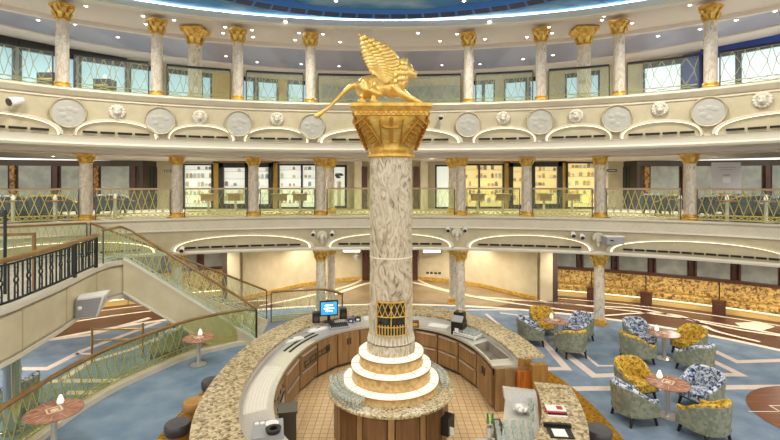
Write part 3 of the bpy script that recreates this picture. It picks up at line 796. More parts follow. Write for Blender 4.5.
# ================================================================== SHOP GOODS AND GALLERY FURNITURE
goods = [mat('goods_pink',(244,206,204),rough=.5), mat('goods_blue',(170,180,220),rough=.5), mat('goods_cream',(226,206,170),rough=.5), mat('goods_dark',(170,150,146),rough=.5), mat('goods_orange',(236,190,130),rough=.5), mat('goods_white',(235,235,240),rough=.5)]
protos = {}
def good(i, x, y, z, w, h, where):
    key = (i, round(w,2), round(h,2))
    if key not in protos:
        m = MB(goods[i]); m.box((0,0,h*.42),(w,.09,h*.84)); m.box((0,0,h*.92),(w*.5,.06,h*.16))
        o = m.build('shop_product', loc=(x,y,z)); protos[key] = o
    else:
        o = protos[key].copy(); COL.objects.link(o); o.location = (x,y,z)
    tag(o, 'small boxed product in '+where, 'product', 'products in '+where)
SHN = ['the white shop window left of the ochre panel','the black framed shop door left of the third column','the narrow black framed door right of the third column','the wide two pane shop window','the picture window left of the pillar','the plain white window right of the pillar','the two pane yellow shop window','the narrow yellow shop window left of the seventh column','the black framed yellow shop door','the rightmost yellow shop window']
for wi_, (x0,x1,z0,z1) in enumerate(SHOPW):
    if wi_ in (4,5): continue
    nsh = 5 if wi_ != 7 else 4
    o = SHOPO[wi_]
    for k in range(nsh):
        zz = z0+(z1-z0)*(k+.6)/nsh-.05
        m = MB(white); m.box(((x0+x1)/2,YS+.08,zz),(x1-x0-.02,.10,.025)); m.build('shelf_board', o)
        n = max(2, int((x1-x0)/.17))
        for j in range(n):
            if random.random() < .4: continue
            w_ = random.choice((.09,.13)); h_ = random.choice((.14,.22))
            good(random.choice((0,1,2,3,5,5) if wi_ < 4 else (2,3,4,4,3,5)), x0+.1+(x1-x0-.2)*j/max(1,n-1), YS+.08, zz+.0125, w_, h_, SHN[wi_])
x0,x1,z0,z1 = SHOPW[4]
o = thing('display_plant', ((x0+x1)/2, YS+.07, z0), 'dark leafy arrangement in the window left of the pillar', 'plant')
m = MB(goods[2]); m.lathe([(.07,.9),(.10,1.1),(.03,1.16)], ((x0+x1)/2,YS+.06,z0), 10); m.build('pot', o)
m = MB(mat('dark_leaf',(44,66,56),rough=.6))
for i in range(9): m.ball(((x0+x1)/2+random.uniform(-.13,.13),YS+.06,z0+1.35+random.uniform(-.1,.25)),(.10,.03,.05),8,6)
m.build('foliage', o)
m = MB(goods[2]); m.box(((x0+x1)/2,YS+.06,z0+.45),(.16,.06,.9)); m.build('stand', o)
# tall drinks tables by the middle rail
def drinks_table(loc, label, proto=[None]):
    if proto[0] is None:
        o = thing('pedestal_table', loc, label, 'table', 0, 'display tables on the middle gallery')
        m = MB(tan); m.box((0,0,.76),(.56,.5,.06)); m.box((0,0,.62),(.46,.42,.22)); m.build('table_top', o, world=False)
        m = MB(steel); m.lathe([(.20,0),(.20,.02),(.05,.05),(.045,.52)], n=14); m.build('pedestal', o, world=False, smooth=True); proto[0] = o
    else: dup(proto[0], loc, 0, label)
dl = ['left of the black framed shop door','in front of the black framed shop door','just left of the wide two pane window','in front of the wide two pane window','in front of the two pane yellow window','in front of the ochre pilaster right of the pillar','in front of the black framed yellow door','in front of the rightmost yellow window']
for px, l in zip((208.6,235.7,280,300,477.6,502.7,544,572), dl):
    drinks_table((wx(px,17.6),17.6,Z2), 'square tan topped pedestal table '+l)
# small signs
for px, py, Y, w_, l in ((128,51,None,.38,'small dark green sign hanging under the top gallery ceiling, left'),(168,171,20.85,.34,'small dark sign on the cream wall left of the shop windows'),(612,170.5,20.85,.42,'small dark sign on the cream wall right of the shop windows')):
    m = MB(mat('sign_green',(30,62,52),rough=.5), white)
    if Y is None: p = D(px,py,17.0); p = Vector((p.x,17.0,p.z))
    else: p = D(px,py,Y)
    m.box(p,(w_,.05,.12)); m.m = 1; m.box((p.x-w_*.3,p.y-.026,p.z),(w_*.14,.006,.05)); m.box((p.x+w_*.1,p.y-.026,p.z),(w_*.5,.006,.03))
    if Y is None: m.m = 0; m.bar(p+Vector((-.1,0,.05)),(p.x-.1,p.y,ZC3-.07),.008); m.bar(p+Vector((.1,0,.05)),(p.x+.1,p.y,ZC3-.07),.008)
    tag(m.build('sign'), l, 'sign')
# notice board on the right lounge wall
p = D(726,178,17.4)
o = thing('notice_board', (p.x,17.4,Z2), 'large pale notice board standing in the right lounge of the middle gallery', 'sign')
m = MB(mat('notice_white',(206,204,206),rough=.4)); m.box((p.x,17.4,p.z),(1.12,.05,1.2)); m.build('board', o)
m = MB(grey)
for zz, ww in ((.40,.72),(.32,.5),(.1,.2),(.12,.3)): m.box((p.x,17.372,p.z+zz),(ww,.006,.022))
m.build('printed_lines', o)
m = MB(white); m.box((p.x,17.372,p.z-.08),(.3,.006,.2)); m.build('paper', o)
m = MB(steel_dark)
for s_ in (-.5,.5): m.bar((p.x+s_,17.42,Z2),(p.x+s_,17.42,p.z+.5),.02)
m.build('stand', o)
# ceiling speakers / cameras on fascias
def spotlamp(loc, aim, label, proto={}, big=False):
    d = (Vector(aim)-Vector(loc)).normalized()
    o = thing('stage_light', loc, label, 'spotlight', 0)
    k = 1.5 if big else 1
    m = MB(white); m.tube([-d*.10*k, d*.02*k, d*.10*k, d*.13*k], [.05*k,.075*k,.085*k,.08*k], 12); m.build('housing', o, world=False, smooth=True)
    m = MB(steel_dark); m.tube([d*.131*k, d*.135*k],[.066*k,.066*k],12); m.build('lens', o, world=False)
    m = MB(white); m.tube([(0,0,0),(0,.08,.03),(0,.22,.03)], .018, 6); m.build('bracket', o, world=False)
    return o
t = t_of(12,A3,B3); q = ell(A3-.25,B3-.25,t); q.z = EYE-(101-HZ)/FPX*q.y
spotlamp(q, q+Vector((-.25,-1,-.35)), 'white adjustable spotlight on the top fascia at the left edge', big=True)
t = t_of(441,A3,B3); q = ell(A3-.2,B3-.2,t); q.z = EYE-(118.5-HZ)/FPX*q.y
o = thing('security_camera', q, 'small dark dome camera on the top fascia right of the pillar capital', 'camera')
m = MB(white); m.lathe([(.07,.03),(.09,.06),(.09,.10),(.0001,.1)], n=14); m.tube([(0,0,.08),(0,.2,.08)], .03, 8); m.build('mount', o, world=False, smooth=True)
m = MB(dark); m.ball((0,0,.03),.075,12,8); m.build('lens_dome', o, world=False, smooth=True)
for px, py, l in ((313,233,'left of the cluster above the left ground floor column'),(332,233,'right of the cluster above the left ground floor column'),(448,229,'left of the cluster above the right ground floor column'),(465,229,'right of the cluster above the right ground floor column'),(574,234,'leftmost of the pair beside the grey projector'),(583,236,'right of the pair, nearest the grey projector'),(181,249,'at the middle gallery fascia behind the staircase')):
    t = t_of(px,A2,B2); q = ell(A2-.24,B2-.24,t); q.z = EYE-(py-HZ)/FPX*q.y
    spotlamp(q, (q.x*.6,5,-2), 'white stage light on the fascia, '+l)
for px, py, l in ((322,236,'left'),(457,233,'right'),(598,238,'far right')):
    t = t_of(px,A2,B2); q = ell(A2-.04,B2-.04,t); q.z = EYE-(py-HZ)/FPX*q.y
    m = MB(white_trim)
    for k in range(7):
        a = -1.2+2.4*k/6; m.ball(q+Vector((.16*math.sin(a),-.02,.14*math.cos(a)-.05)),(.05,.04,.11),8,6)
    m.ball(q+Vector((0,-.05,-.05)),(.08,.06,.12),8,6); m.ball(q+Vector((0,-.02,-.2)),(.06,.05,.1),8,6)
    tag(m.build('plaster_ornament', smooth=True), 'white leafy plaster ornament on the fascia above the %s ground floor column' % l, 'ornament')
t = t_of(614,A2,B2); q = ell(A2-.3,B2-.3,t); q.z = EYE-(240-HZ)/FPX*q.y
o = thing('projector', q, 'grey box projector on the middle gallery fascia above the ground floor column', 'projector')
m = MB(grey); m.box((0,0,0),(.55,.4,.24)); m.build('body', o, world=False)
m = MB(white); m.box((0,0,.13),(.57,.42,.03)); m.box((.0,.2,-.0),(.5,.2,.14)); m.build('casing', o, world=False)
m = MB(dark); m.lathe([(.06,0),(.06,.03)], (-.12,-.2,0), 12); m.build('lens', o, world=False)
# ================================================================== STAIRCASE AND LANDING (left)
LZ = 2.49
N0, N1 = Vector((-7.64,12.98,0)), Vector((-3.93,13.4,0))
A0, A1 = Vector((-9.13,13.6,0)), Vector((-4.15,15.3,0))
front = [Vector((-7.0,4.6,0)),Vector((-6.9,6.2,0))]+[P(x,y,LZ) for x,y in ((0,312),(30,300),(60,287),(80,277))]+[Vector((-7.75,11.9,0)),Vector((-7.8,12.5,0)),N0.copy()]
front = [Vector((p.x,p.y,0)) for p in front]
fsm = smooth_pts(front, 4)
back = [A0, Vector((-10.66,12.2,0)), Vector((-11.7,10.7,0)), Vector((-12.5,8.5,0)), Vector((-12.8,4.6,0))]
poly = fsm+back
root = thing('staircase', (-8,12,0), 'cream staircase with curved landing sweeping down to the blue carpet, left', 'staircase')
m = MB(gal_carpet, stone_panel, white_trim); 
m.prism(poly, LZ-.12, LZ, m=0); m.build('landing_floor', root)
m = MB(stone_panel); 
# curved fascia panel of the landing, deeper towards the stair
def zb(i): 
    return LZ-.95
m.sweep(fsm, [(-.0,-.95+LZ),(.14,-.95+LZ),(.14,LZ-.02),(0,LZ-.02)]); m.build('landing_fascia', root, smooth=True)
m = MB(plaster_hi); m.prism(poly, LZ-.93, LZ-.86); m.build('landing_soffit', root)
m = MB(white_trim); m.sweep([p+Vector((0,0,LZ)) for p in fsm], [(-.05,-.05),(.2,-.05),(.2,.05),(-.05,.05)]); m.build('coping', root, smooth=True)
m = MB(white_trim); m.sweep([p+Vector((0,0,LZ-.95)) for p in fsm], [(-.03,-.04),(.12,-.04),(.12,.04),(-.03,.04)]); m.build('lower_moulding', root, smooth=True)
joint = mat('panel_joint',(196,184,150),rough=.5); pth = Path(fsm)
for d in (2.2,3.9,5.6,7.4): p = pth.at(d); m = MB(joint); m.bar(p+Vector((.012,-.01,LZ-.9)),p+Vector((.012,-.01,LZ-.05)),.010); m.build('panel_joint', root)
NS = 14
steps = MB(gal_carpet, white_trim, stone_panel)
for i in range(NS):
    f0, f1 = i/NS, (i+1)/NS; z = LZ*(1-(i+1)/NS); zt = LZ*(1-i/NS)
    a, b, c, d = N0.lerp(N1,f0), N0.lerp(N1,f1), A0.lerp(A1,f1), A0.lerp(A1,f0)
    zl = max(0.0, z-.35)
    ztop = max(z, .02)
    steps.m = 0
    steps.hexa([(q.x,q.y,zl) for q in (a,b,c,d)]+[(q.x,q.y,ztop) for q in (a,b,c,d)])
steps.build('step', root, label='flight of carpeted steps')
def slab_side(P0, P1, off, up_, dn, z0=LZ, z1=0.0):
    n = Vector((-(P1-P0).y,(P1-P0).x,0)).normalized(); mm = MB(stone_panel)
    k = 16
    for i in range(k):
        f0, f1 = i/k, (i+1)/k; p, q = P0.lerp(P1,f0)+n*off, P0.lerp(P1,f1)+n*off; w = n*.10
        za, zb_ = z0+(z1-z0)*f0, z0+(z1-z0)*f1
        mm.hexa([(p.x,p.y,max(0,za-dn)),(q.x,q.y,max(0,zb_-dn)),(q.x+w.x,q.y+w.y,max(0,zb_-dn)),(p.x+w.x,p.y+w.y,max(0,za-dn)),
                 (p.x,p.y,za+up_),(q.x,q.y,zb_+up_),(q.x+w.x,q.y+w.y,zb_+up_),(p.x+w.x,p.y+w.y,za+up_)])
    return mm
slab_side(N0,N1,-.11,.10,.86).build('stringer', root)
slab_side(A0,A1,.0,.10,.86).build('stringer', root)
m = MB(white_trim)
cp = [N0.lerp(N1,i/16)+Vector((0,0,LZ*(1-i/16)+.12)) for i in range(17)]; m.sweep(cp, [(-.14,-.03),(.02,-.03),(.02,.03),(-.14,.03)]); m.build('stringer_cap', root)
cq = [N0.lerp(N1,i/16)+Vector((0,0,max(0,LZ*(1-i/16)-.84))) for i in range(12)]; m = MB(white_trim); m.sweep(cq, [(-.15,-.03),(.02,-.03),(.02,.03),(-.15,.03)]); m.build('lower_moulding', root)
m = MB(plaster_hi)
for i in range(NS):
    f0, f1 = i/NS, (i+1)/NS; za, zb_ = max(.0,LZ*(1-f0)-.84), max(.0,LZ*(1-f1)-.84)
    if za <= 0: continue
    a, b, c, d = N0.lerp(N1,f0), N0.lerp(N1,f1), A0.lerp(A1,f1), A0.lerp(A1,f0)
    m.hexa([(a.x,a.y,za),(b.x,b.y,zb_),(c.x,c.y,zb_),(d.x,d.y,za),(a.x,a.y,za+.04),(b.x,b.y,zb_+.04),(c.x,c.y,zb_+.04),(d.x,d.y,za+.04)])
m.build('underside', root)
# chrome post under the landing
o = thing('landing_post', (-7.22,8.6,0), 'polished chrome post holding up the curved landing, lower left', 'post')
m = MB(chrome); m.lathe([(.18,0),(.18,.04),(.14,.06),(.14,LZ-1.0),(.16,LZ-.96)], n=20); m.build('shaft', o, world=False, smooth=True)
# stair balustrades
sp = [Vector((-7.76,12.15,LZ+.10))]+[N0.lerp(N1,i/12)+Vector((0,-.05,LZ*(1-i/12)+.14)) for i in range(13)]
balustrade('balustrade', Path(sp), 'sloping glass balustrade with gilt lattice on the near side of the staircase', 'stair', .02, .93, gl=glass)
sp = [Vector((-11.6,11.0,LZ+.06)),Vector((-10.66,12.2,LZ+.06)),A0+Vector((0,0,LZ+.06))]
balustrade('balustrade', Path(sp), 'level glass balustrade at the back of the stair landing, left edge', 'stair', .03, 1.04, gl=glass)
sp = [A0.lerp(A1,i/12)+Vector((0,.03,LZ*(1-i/12)+.12)) for i in range(13)]
balustrade('balustrade', Path(sp), 'sloping glass balustrade on the far side of the staircase', 'stair', .05, 1.0, gl=glass)
sp = smooth_pts([A1+Vector((0.05,.03,.02)),(-3.2,15.65,.02),(-2.27,15.72,.02),(-1.57,15.05,.02)],4)
balustrade('balustrade', Path(sp), 'low glass balustrade turning on the floor at the foot of the staircase behind the bar', 'plain', .05, 1.06, gl=glass)
lp = smooth_pts([N1+Vector((.0,-.1,0)),(-4.3,13.35,0),(-5.4,12.45,0),(-6.0,11.25,0),(-6.36,10.3,0),(-6.5,9.47,0),(-6.52,8.68,0),(-6.5,7.9,0),(-6.45,7.2,0),(-6.3,5.6,0)],5)
lp = [Vector(p) for p in lp]
balustrade('balustrade', Path([p+Vector((0,0,.12)) for p in lp]), 'long curved glass balustrade with brown handrail and gilt lattice beside the blue walkway', 'cross', .04, .92, gl=glass_green, k=.65)
m = MB(plaster_hi); m.sweep(lp, [(-.14,0.0),(.12,0.0),(.12,.12),(-.14,.12)]); tag(m.build('kerb', smooth=True), 'cream kerb under the long curved balustrade beside the blue walkway', 'kerb')
# iron railing on the landing
ip = smooth_pts([Vector(p) for p in front[:-2]], 6)
ip = [p+Vector((.0,0.0,LZ+.05)) for p in ip]; pth = Path(ip)
root = thing('iron_railing', pth.at(pth.L/2), 'dark iron railing with ringed balusters and brown handrail on the curved landing', 'railing')
m = MB(rail_wood); m.sweep(pth.cut(0,pth.L,.2), [(-.05,.80),(.05,.80),(.06,.84),(.04,.88),(-.04,.88),(-.06,.84)]); m.build('handrail', root, smooth=True)
m = MB(iron); m.sweep(pth.cut(0,pth.L,.2), [(-.02,.06),(.02,.06),(.02,.10),(-.02,.10)]); m.sweep(pth.cut(0,pth.L,.2), [(-.015,.74),(.015,.74),(.015,.77),(-.015,.77)]); m.build('rail_bar', root)
nb = int(pth.L/.2)
for i in range(nb):
    d = pth.L*(i+.5)/nb; p = pth.at(d); t = pth.tan(d); t = Vector((t.x,t.y,0)).normalized(); U = Vector((0,0,1))
    if i % 2 == 0:
        m = MB(iron)
        ring = [p+U*.44+(t*math.cos(2*PI*k/12)+U*math.sin(2*PI*k/12))*.058 for k in range(13)]; m.tube(ring,.019,5)
        for s_ in (-1,1):
            m.tube([p+t*.045*s_+U*.08,p+t*.045*s_+U*.3,p+t*.028*s_+U*.39],.017,5); m.tube([p+t*.028*s_+U*.49,p+t*.045*s_+U*.58,p+t*.045*s_+U*.76],.017,5)
        m.bar(p-t*.045+U*.2,p+t*.045+U*.2,.01); m.bar(p-t*.045+U*.66,p+t*.045+U*.66,.01)
        m.build('ringed_baluster', root)
    else:
        m = MB(iron); m.bar(p+U*.08,p+U*.76,.017); m.build('baluster', root)
for d in (.4, pth.L*.42, pth.L-1.35, pth.L-.06):
    p = pth.at(d); m = MB(iron); m.bar(p+Vector((0,0,-.03)),p+Vector((0,0,.82)),.045); m.build('post', root)
# upper flight handrail and newel at the far left of the landing
o = thing('newel_post', D(5,262,9.2), 'thin dark newel post standing on the landing at the left edge', 'post')
b = Vector(o.location); b.z = LZ+.0; o.location = b
m = MB(iron); m.tube([b,b+Vector((0,0,1.72))],.03,8); m.build('shaft', o)
m = MB(rail_wood); m.sweep([b+Vector((-1.2,.2,1.22)),b+Vector((.0,.03,1.22)),b+Vector((.32,.35,1.20))],[(-.03,-.04),(.03,-.04),(.03,.02),(-.03,.02)]); m.build('handrail', o)
m = MB(rail_wood); q = b+Vector((.32,.35,0)); m.bar(q,q+Vector((0,0,1.22)),.035); m.build('post', o)
# boxy light on the landing fascia
p = D(93,302,10.85); 
o = thing('fascia_light', p, 'white wedge shaped light box fixed under the landing edge, left', 'light')
m = MB(white); R = Matrix.Rotation(.5,3,'Z')
m.hexa([p+R@Vector(v) for v in ((-.3,-.22,-.3),(.1,-.3,-.3),(.2,.3,-.2),(-.3,.3,-.2),(-.3,-.22,.16),(.26,-.3,.2),(.34,.3,.2),(-.3,.3,.16))]); m.build('housing', o)
m = MB(grey); m.hexa([p+R@Vector(v) for v in ((-.32,-.25,-.28),(.08,-.32,-.28),(.08,-.31,-.28),(-.32,-.24,-.28),(-.32,-.25,.12),(.2,-.32,.16),(.2,-.31,.16),(-.32,-.24,.12))]); m.build('face', o)
m = MB(white); m.ball(p+Vector((-.1,-.3,-.06)),.07,10,8); m.build('bulb', o, smooth=True)
# small brass handrail in the left lounge
q0, q1 = P(92,362,0), P(143,352,0)
o = thing('brass_handrail', (q0+q1)/2, 'small brass double handrail on the left lounge floor behind the balustrade', 'handrail')
q0 = P(92,364,0); q1 = P(143,358,0); 
for q in (q0,q1): m = MB(brass); m.tube([q,q+Vector((0,0,.95))],.028,8); m.build('post', o, smooth=True)
for z_ in (.9,.62): m = MB(brass); m.tube([q0+Vector((0,0,z_)),q1+Vector((0,0,z_-.1))],.022,8); m.build('rail', o, smooth=True)
# ================================================================== BANQUETTES
def banq(idx, t0, t1, label, side):
    pts = arc(16.5,11.8,t0,t1,14); 
    mid = pts[7]; o = thing('banquette', mid, label, 'sofa', 0, 'curved banquettes along the %s wall' % side)
    m = MB(banq_fab); m.sweep(pts, [(.0,.26),(.55,.26),(.55,.46),(.50,.50),(.05,.50),(.0,.46)]); m.build('seat', o, smooth=True)
    m = MB(banq_fab); m.sweep(pts, [(.44,.48),(.66,.48),(.72,.98),(.66,1.04),(.60,1.02),(.52,.9)]); m.build('backrest', o, smooth=True)
    m = MB(mat('banq_base_%s%d'%(side,idx),(222,190,120),rough=.5)); m.sweep(pts, [(.08,.0),(.6,.0),(.6,.26),(.08,.26)]); m.build('base', o)
    m = MB(led_warm); m.sweep(pts, [(.03,.225),(.07,.225),(.07,.25),(.03,.25)]); m.build('led_strip', o)
    pth = Path(pts)
bt = [t_of(px,16.5,11.8) for px in (541,592,646,719,800)]+[1.32]
wrd = ['leftmost, beside the cream stone corner','behind the blue and gold chairs at the column','in the middle stretch','to the right beyond the third wooden block','at the right edge']
for i in range(5):
    banq(i, bt[i]+.001, bt[i+1]-.001, 'gold patterned banquette along the right wall, '+wrd[i], 'right')
    if i < 4: 
        p = ell(16.5,11.8,bt[i+1],0)
        t_ = bt[i+1]; m = MB(dark_wood); nrm = Vector((p.x/16.5**2,(p.y-CY)/11.8**2,0)).normalized(); rz = math.atan2(-nrm.x,nrm.y)
        m.box(p-nrm*.16+Vector((0,0,.25)),(.40,.26,.46), rz=rz); m.box(p-nrm*.16+Vector((0,0,.50)),(.44,.28,.04), rz=rz); m.box(p-nrm*.30+Vector((0,0,.25)),(.24,.02,.3), rz=rz)
        tag(m.build('end_block'), 'dark wooden block at the end of a gold banquette, %s along the right wall' % ORD[i], 'side block')
for i, (pa, pb) in enumerate(((-20,60),(60,128),(128,189),(189,239))):
    banq(i, t_of(pa,16.5,11.8)+.001, t_of(pb,16.5,11.8)-.001, 'gold patterned curved banquette along the left wall behind the staircase, %s' % ('at the left edge','second from the left','third from the left','nearest the cream wall')[i], 'left')
# lit panels on the centre walls
for px, py, s_ in ((351,250,-1),(432.5,250.5,1)):
    p = D(px,py,21.3); m = MB(sign_lit, steel_dark); m.box((p.x,21.62,p.z+.02),(.82,.05,.34), m=0)
    m.box((p.x,21.66,p.z+.02),(.88,.04,.40), m=1)
    tag(m.build('light_panel'), 'glowing white panel on the cream wall just %s of the central pillar' % ('left' if s_<0 else 'right'), 'light panel')
p = D(356,258,21.0); m = MB(grey); m.box((p.x,21.2,p.z),(.16,.3,.2)); m.box((p.x,21.45,p.z+.05),(.05,.4,.05)); tag(m.build('wall_speaker'), 'small grey box speaker on the cream wall below the left glowing panel', 'speaker')
for j,px in enumerate((428,432,436,440)):
    p = D(px,274,21.1); m = MB(steel_dark); m.box((p.x,21.3+.08*(j<2),p.z),(.13,.05,.1)); m.box((p.x,21.27+.08*(j<2),p.z),(.06,.03,.05)); tag(m.build('wall_socket'), 'small dark wall socket low on the cream wall right of the pillar', 'socket', 'row of wall sockets')
# ================================================================== CENTRAL PILLAR AND ISLAND
PC = Vector((0.02,8.4,0))
root = thing('central_pillar', PC, 'tall veined marble pillar with broad gilt capital rising from the bar island', 'pillar')
m = MB(marble); m.lathe([(.43,1.86),(.405,1.95),(.395,3.4)], n=40); m.build('shaft', root, world=False, smooth=True)
m = MB(marble); m.lathe([(.397,3.41),(.39,5.26)], n=40); m.build('shaft', root, world=False, smooth=True)
m = MB(cream_line); m.lathe([(.40,3.395),(.40,3.415)], n=40); m.build('joint_ring', root, world=False)
zc0, zc1 = 5.22, 6.25
m = MB(gold); N = 48
def sqc(r, k, a):      # circle (k=0) to rounded square (k=1), half-width r
    c, s_ = math.cos(a), math.sin(a); q = 1/max(abs(c),abs(s_)); q = min(q,1.36)
    f = 1*(1-k)+q*k; return Vector((r*f*c, r*f*s_, 0))
prof = [(.41,0,5.22),(.44,0,5.24),(.44,0,5.29),(.41,0,5.31),(.43,.1,5.36),(.42,.2,5.40),(.46,.45,5.52),(.51,.7,5.68),(.57,.85,5.84),(.62,.95,5.98),(.62,1,6.0),(.655,1,6.02),(.655,1,6.09),(.64,1,6.10),(.67,1,6.14),(.70,1,6.18),(.72,1,6.19),(.72,1,6.25)]
rows = []
for r_, k_, z_ in prof: rows.append(m.add([sqc(r_,k_,2*PI*i/N)+Vector((0,0,5.22+(z_-5.22)*.885)) for i in range(N)]))
for a, b in zip(rows, rows[1:]):
    for i in range(N): j = (i+1)%N; m.face((a+i,a+j,b+j,b+i))
m.face([rows[-1]+i for i in range(N)]); m.face([rows[0]+i for i in reversed(range(N))])
cap = m.build('capital', root, world=False, smooth=True)
gold_shaded = mat('shaded_gilt_relief', (178,128,46), rough=.4, metal=.5)  # darker gilt: shadow of the relief put into its colour
m = MB(gold_shaded)
for f in range(4):                      # zigzag band, cross relief and scallop corners on each face
    R = Matrix.Rotation(f*PI/2,3,'Z')
    for i in range(14):
        x = -.60+1.2*i/14
        m.bar(R@Vector((x,-.665,6.03)),R@Vector((x+.043,-.665,6.085)),.010); m.bar(R@Vector((x+.043,-.665,6.085)),R@Vector((x+.086,-.665,6.03)),.010)
    y = lambda z: -(.46+(z-5.52)*.36)-.045
    m.bar(R@Vector((0,y(5.5),5.5)),R@Vector((0,y(5.94),5.94)),.045); m.bar(R@Vector((-.11,y(5.8),5.8)),R@Vector((.13,y(5.8),5.8)),.045)
    m.bar(R@Vector((-.07,y(5.52),5.52)),R@Vector((.09,y(5.52),5.52)),.035)
    for p in ((0,5.95),(-.12,5.8),(.12,5.8)): m.ball(R@Vector((p[0],y(p[1]),p[1])),.035,8,6)
    for sx_ in (-1,1):
        m.tube([R@Vector((sx_*.17,y(5.46)+.03,5.46)),R@Vector((sx_*.2,y(5.93)+.03,5.93))],.014,6)
    for s_ in (-1,1):
        for i in range(7):
            z = 5.46+.078*i; w_ = .085+.012*i; xo = s_*(.26+.042*i)
            rot = R@Matrix.Rotation(s_*.75,3,'Y')
            m.ball(R@Vector((xo,y(z)+.01,z)), (w_*.95,.04,.028), 8, 6, rot=rot)
        pts = [R@Vector((s_*(.17+.0*i+.035*i+.010*i*i*.3), y(5.42+.085*i)-.0, 5.42+.085*i)) for i in range(7)]
        m.tube(pts,.018,6)
for v_ in m.v: v_.z = 5.22+(v_.z-5.22)*.885
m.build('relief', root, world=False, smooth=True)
# mirrored bottle niche on the shaft
m = MB(mat('niche_mirror',(92,88,72),(46,44,40),scale=10,rough=.15,metal=.6)); 
ang = [-PI/2+(-.60+1.2*i/10) for i in range(11)]
m.sweep([Vector((.425*math.cos(a),.425*math.sin(a),0)) for a in ang], [(-.02,2.05),(.01,2.05),(.01,2.64),(-.02,2.64)])
nm_ = m.build('niche_panel', root, world=False, smooth=True)
m = MB(gold)
for z_ in (2.05,2.2,2.38,2.64): m.tube([Vector((.45*math.cos(a),.45*math.sin(a),z_)) for a in ang],.012 if z_<2.5 else .018,6)
for i in range(0,11): m.bar(Vector((.45*math.cos(ang[i]),.45*math.sin(ang[i]),2.05)),Vector((.45*math.cos(ang[i]),.45*math.sin(ang[i]),2.24 if i%5 else 2.64)),.012)
for i in range(0,10,2):
    a, b = ang[i], ang[min(i+2,10)]
    m.bar((.45*math.cos(a),.45*math.sin(a),2.38),(.45*math.cos(b),.45*math.sin(b),2.64),.009); m.bar((.45*math.cos(a),.45*math.sin(a),2.64),(.45*math.cos(b),.45*math.sin(b),2.38),.009)
m.build('gilt_grille', root, world=False)
m = MB(white_trim)
for i in range(36):
    a = 2*PI*i/36; m.tube([(.425*math.cos(a),.425*math.sin(a),1.86),(.405*math.cos(a),.405*math.sin(a),1.99)],[.022,.012],6)
m.build('fluted_foot', root, world=False, smooth=True)
# tiers
root = thing('tiered_plinth', PC+Vector((0,0,1.0)), 'stepped onyx plinth with three glowing white ring treads round the pillar foot', 'plinth')
for r0, z0, z1, rin in ((.88,1.0,1.165,.735),(.74,1.165,1.43,.595),(.60,1.43,1.665,.45)):
    m = MB(tier_stone); m.lathe([(r0-.005,z0-1.0),(r0-.03,z1-.05-1.0),(r0-.03,z1-.045-1.0)], n=56); m.build('riser', root, world=False, smooth=True)
    m = MB(led_tier); m.lathe([(rin,z1-.042-1),(r0,z1-.042-1),(r0,z1-1),(rin,z1-1),(rin,z1-.042-1)], n=56); t_ = m.build('lit_tread', root, world=False)
    m = MB(brass)
    m.lathe([(r0+.0,z1-.055-1),(r0+.012,z1-.055-1),(r0+.012,z1-.04-1),(r0,z1-.04-1)], n=56); m.lathe([(rin-.012,z1-1.0),(rin-.012,z1+.02-1),(rin,z1+.02-1),(rin,z1-1.0)], n=56)
    for i in range(12):
        a = 2*PI*i/12+.1; m.bar((r0*math.cos(a),r0*math.sin(a),z1-1+.001),(rin*math.cos(a),rin*math.sin(a),z1-1+.001),.006)
    m.build('brass_edging', root, world=False)
m = MB(marble); m.lathe([(.455,.64),(.45,.78),(.43,.84),(.3,.84)], n=40); m.build('collar', root, world=False, smooth=True)
root = thing('bar_island', PC, 'round bar island with speckled granite top and dark wood doors under the pillar', 'bar counter')
m = MB(granite2); m.lathe([(.3,.93),(1.14,.93),(1.17,.95),(1.17,.985),(1.15,1.0),(.3,1.0)], n=64); m.build('worktop', root, world=False, smooth=True)
m = MB(cab_dark); m.lathe([(1.02,.02),(1.02,.93)], n=48); m.build('carcass', root, world=False)
for i in range(12):
    a = -PI/2+2*PI*(i+.5)/12; u = Vector((math.cos(a),math.sin(a),0)); 
    m = MB(cab_dark); m.box(u*1.015+Vector((0,0,.5)),(.40,.05,.74), rz=a+PI/2); d = m.build('door', root, world=False)
    b = -PI/2+2*PI*i/12; v = Vector((math.cos(b),math.sin(b),0))
    m = MB(cab_wood); m.box(v*1.03+Vector((0,0,.48)),(.10,.06,.88), rz=b+PI/2); m.build('stile', root, world=False)
m = MB(steel_dark); m.lathe([(1.0,0),(1.0,.06)], n=48); m.build('toe_kick', root, world=False)
p = PC+Vector((1.06,-.66,0)); p = D(447,424,7.85)
o = thing('card_box', (p.x,p.y,p.z), 'small black box with pale label hung on the island side, right', 'box')
m = MB(dark); m.box((0,0,0),(.17,.24,.30), rz=-.6); m.build('case', o, world=False)
m = MB(white); m.box((.06,-.115,-.06),(.10,.012,.13), rz=-.6+PI/2*0); m.build('label', o, world=False)
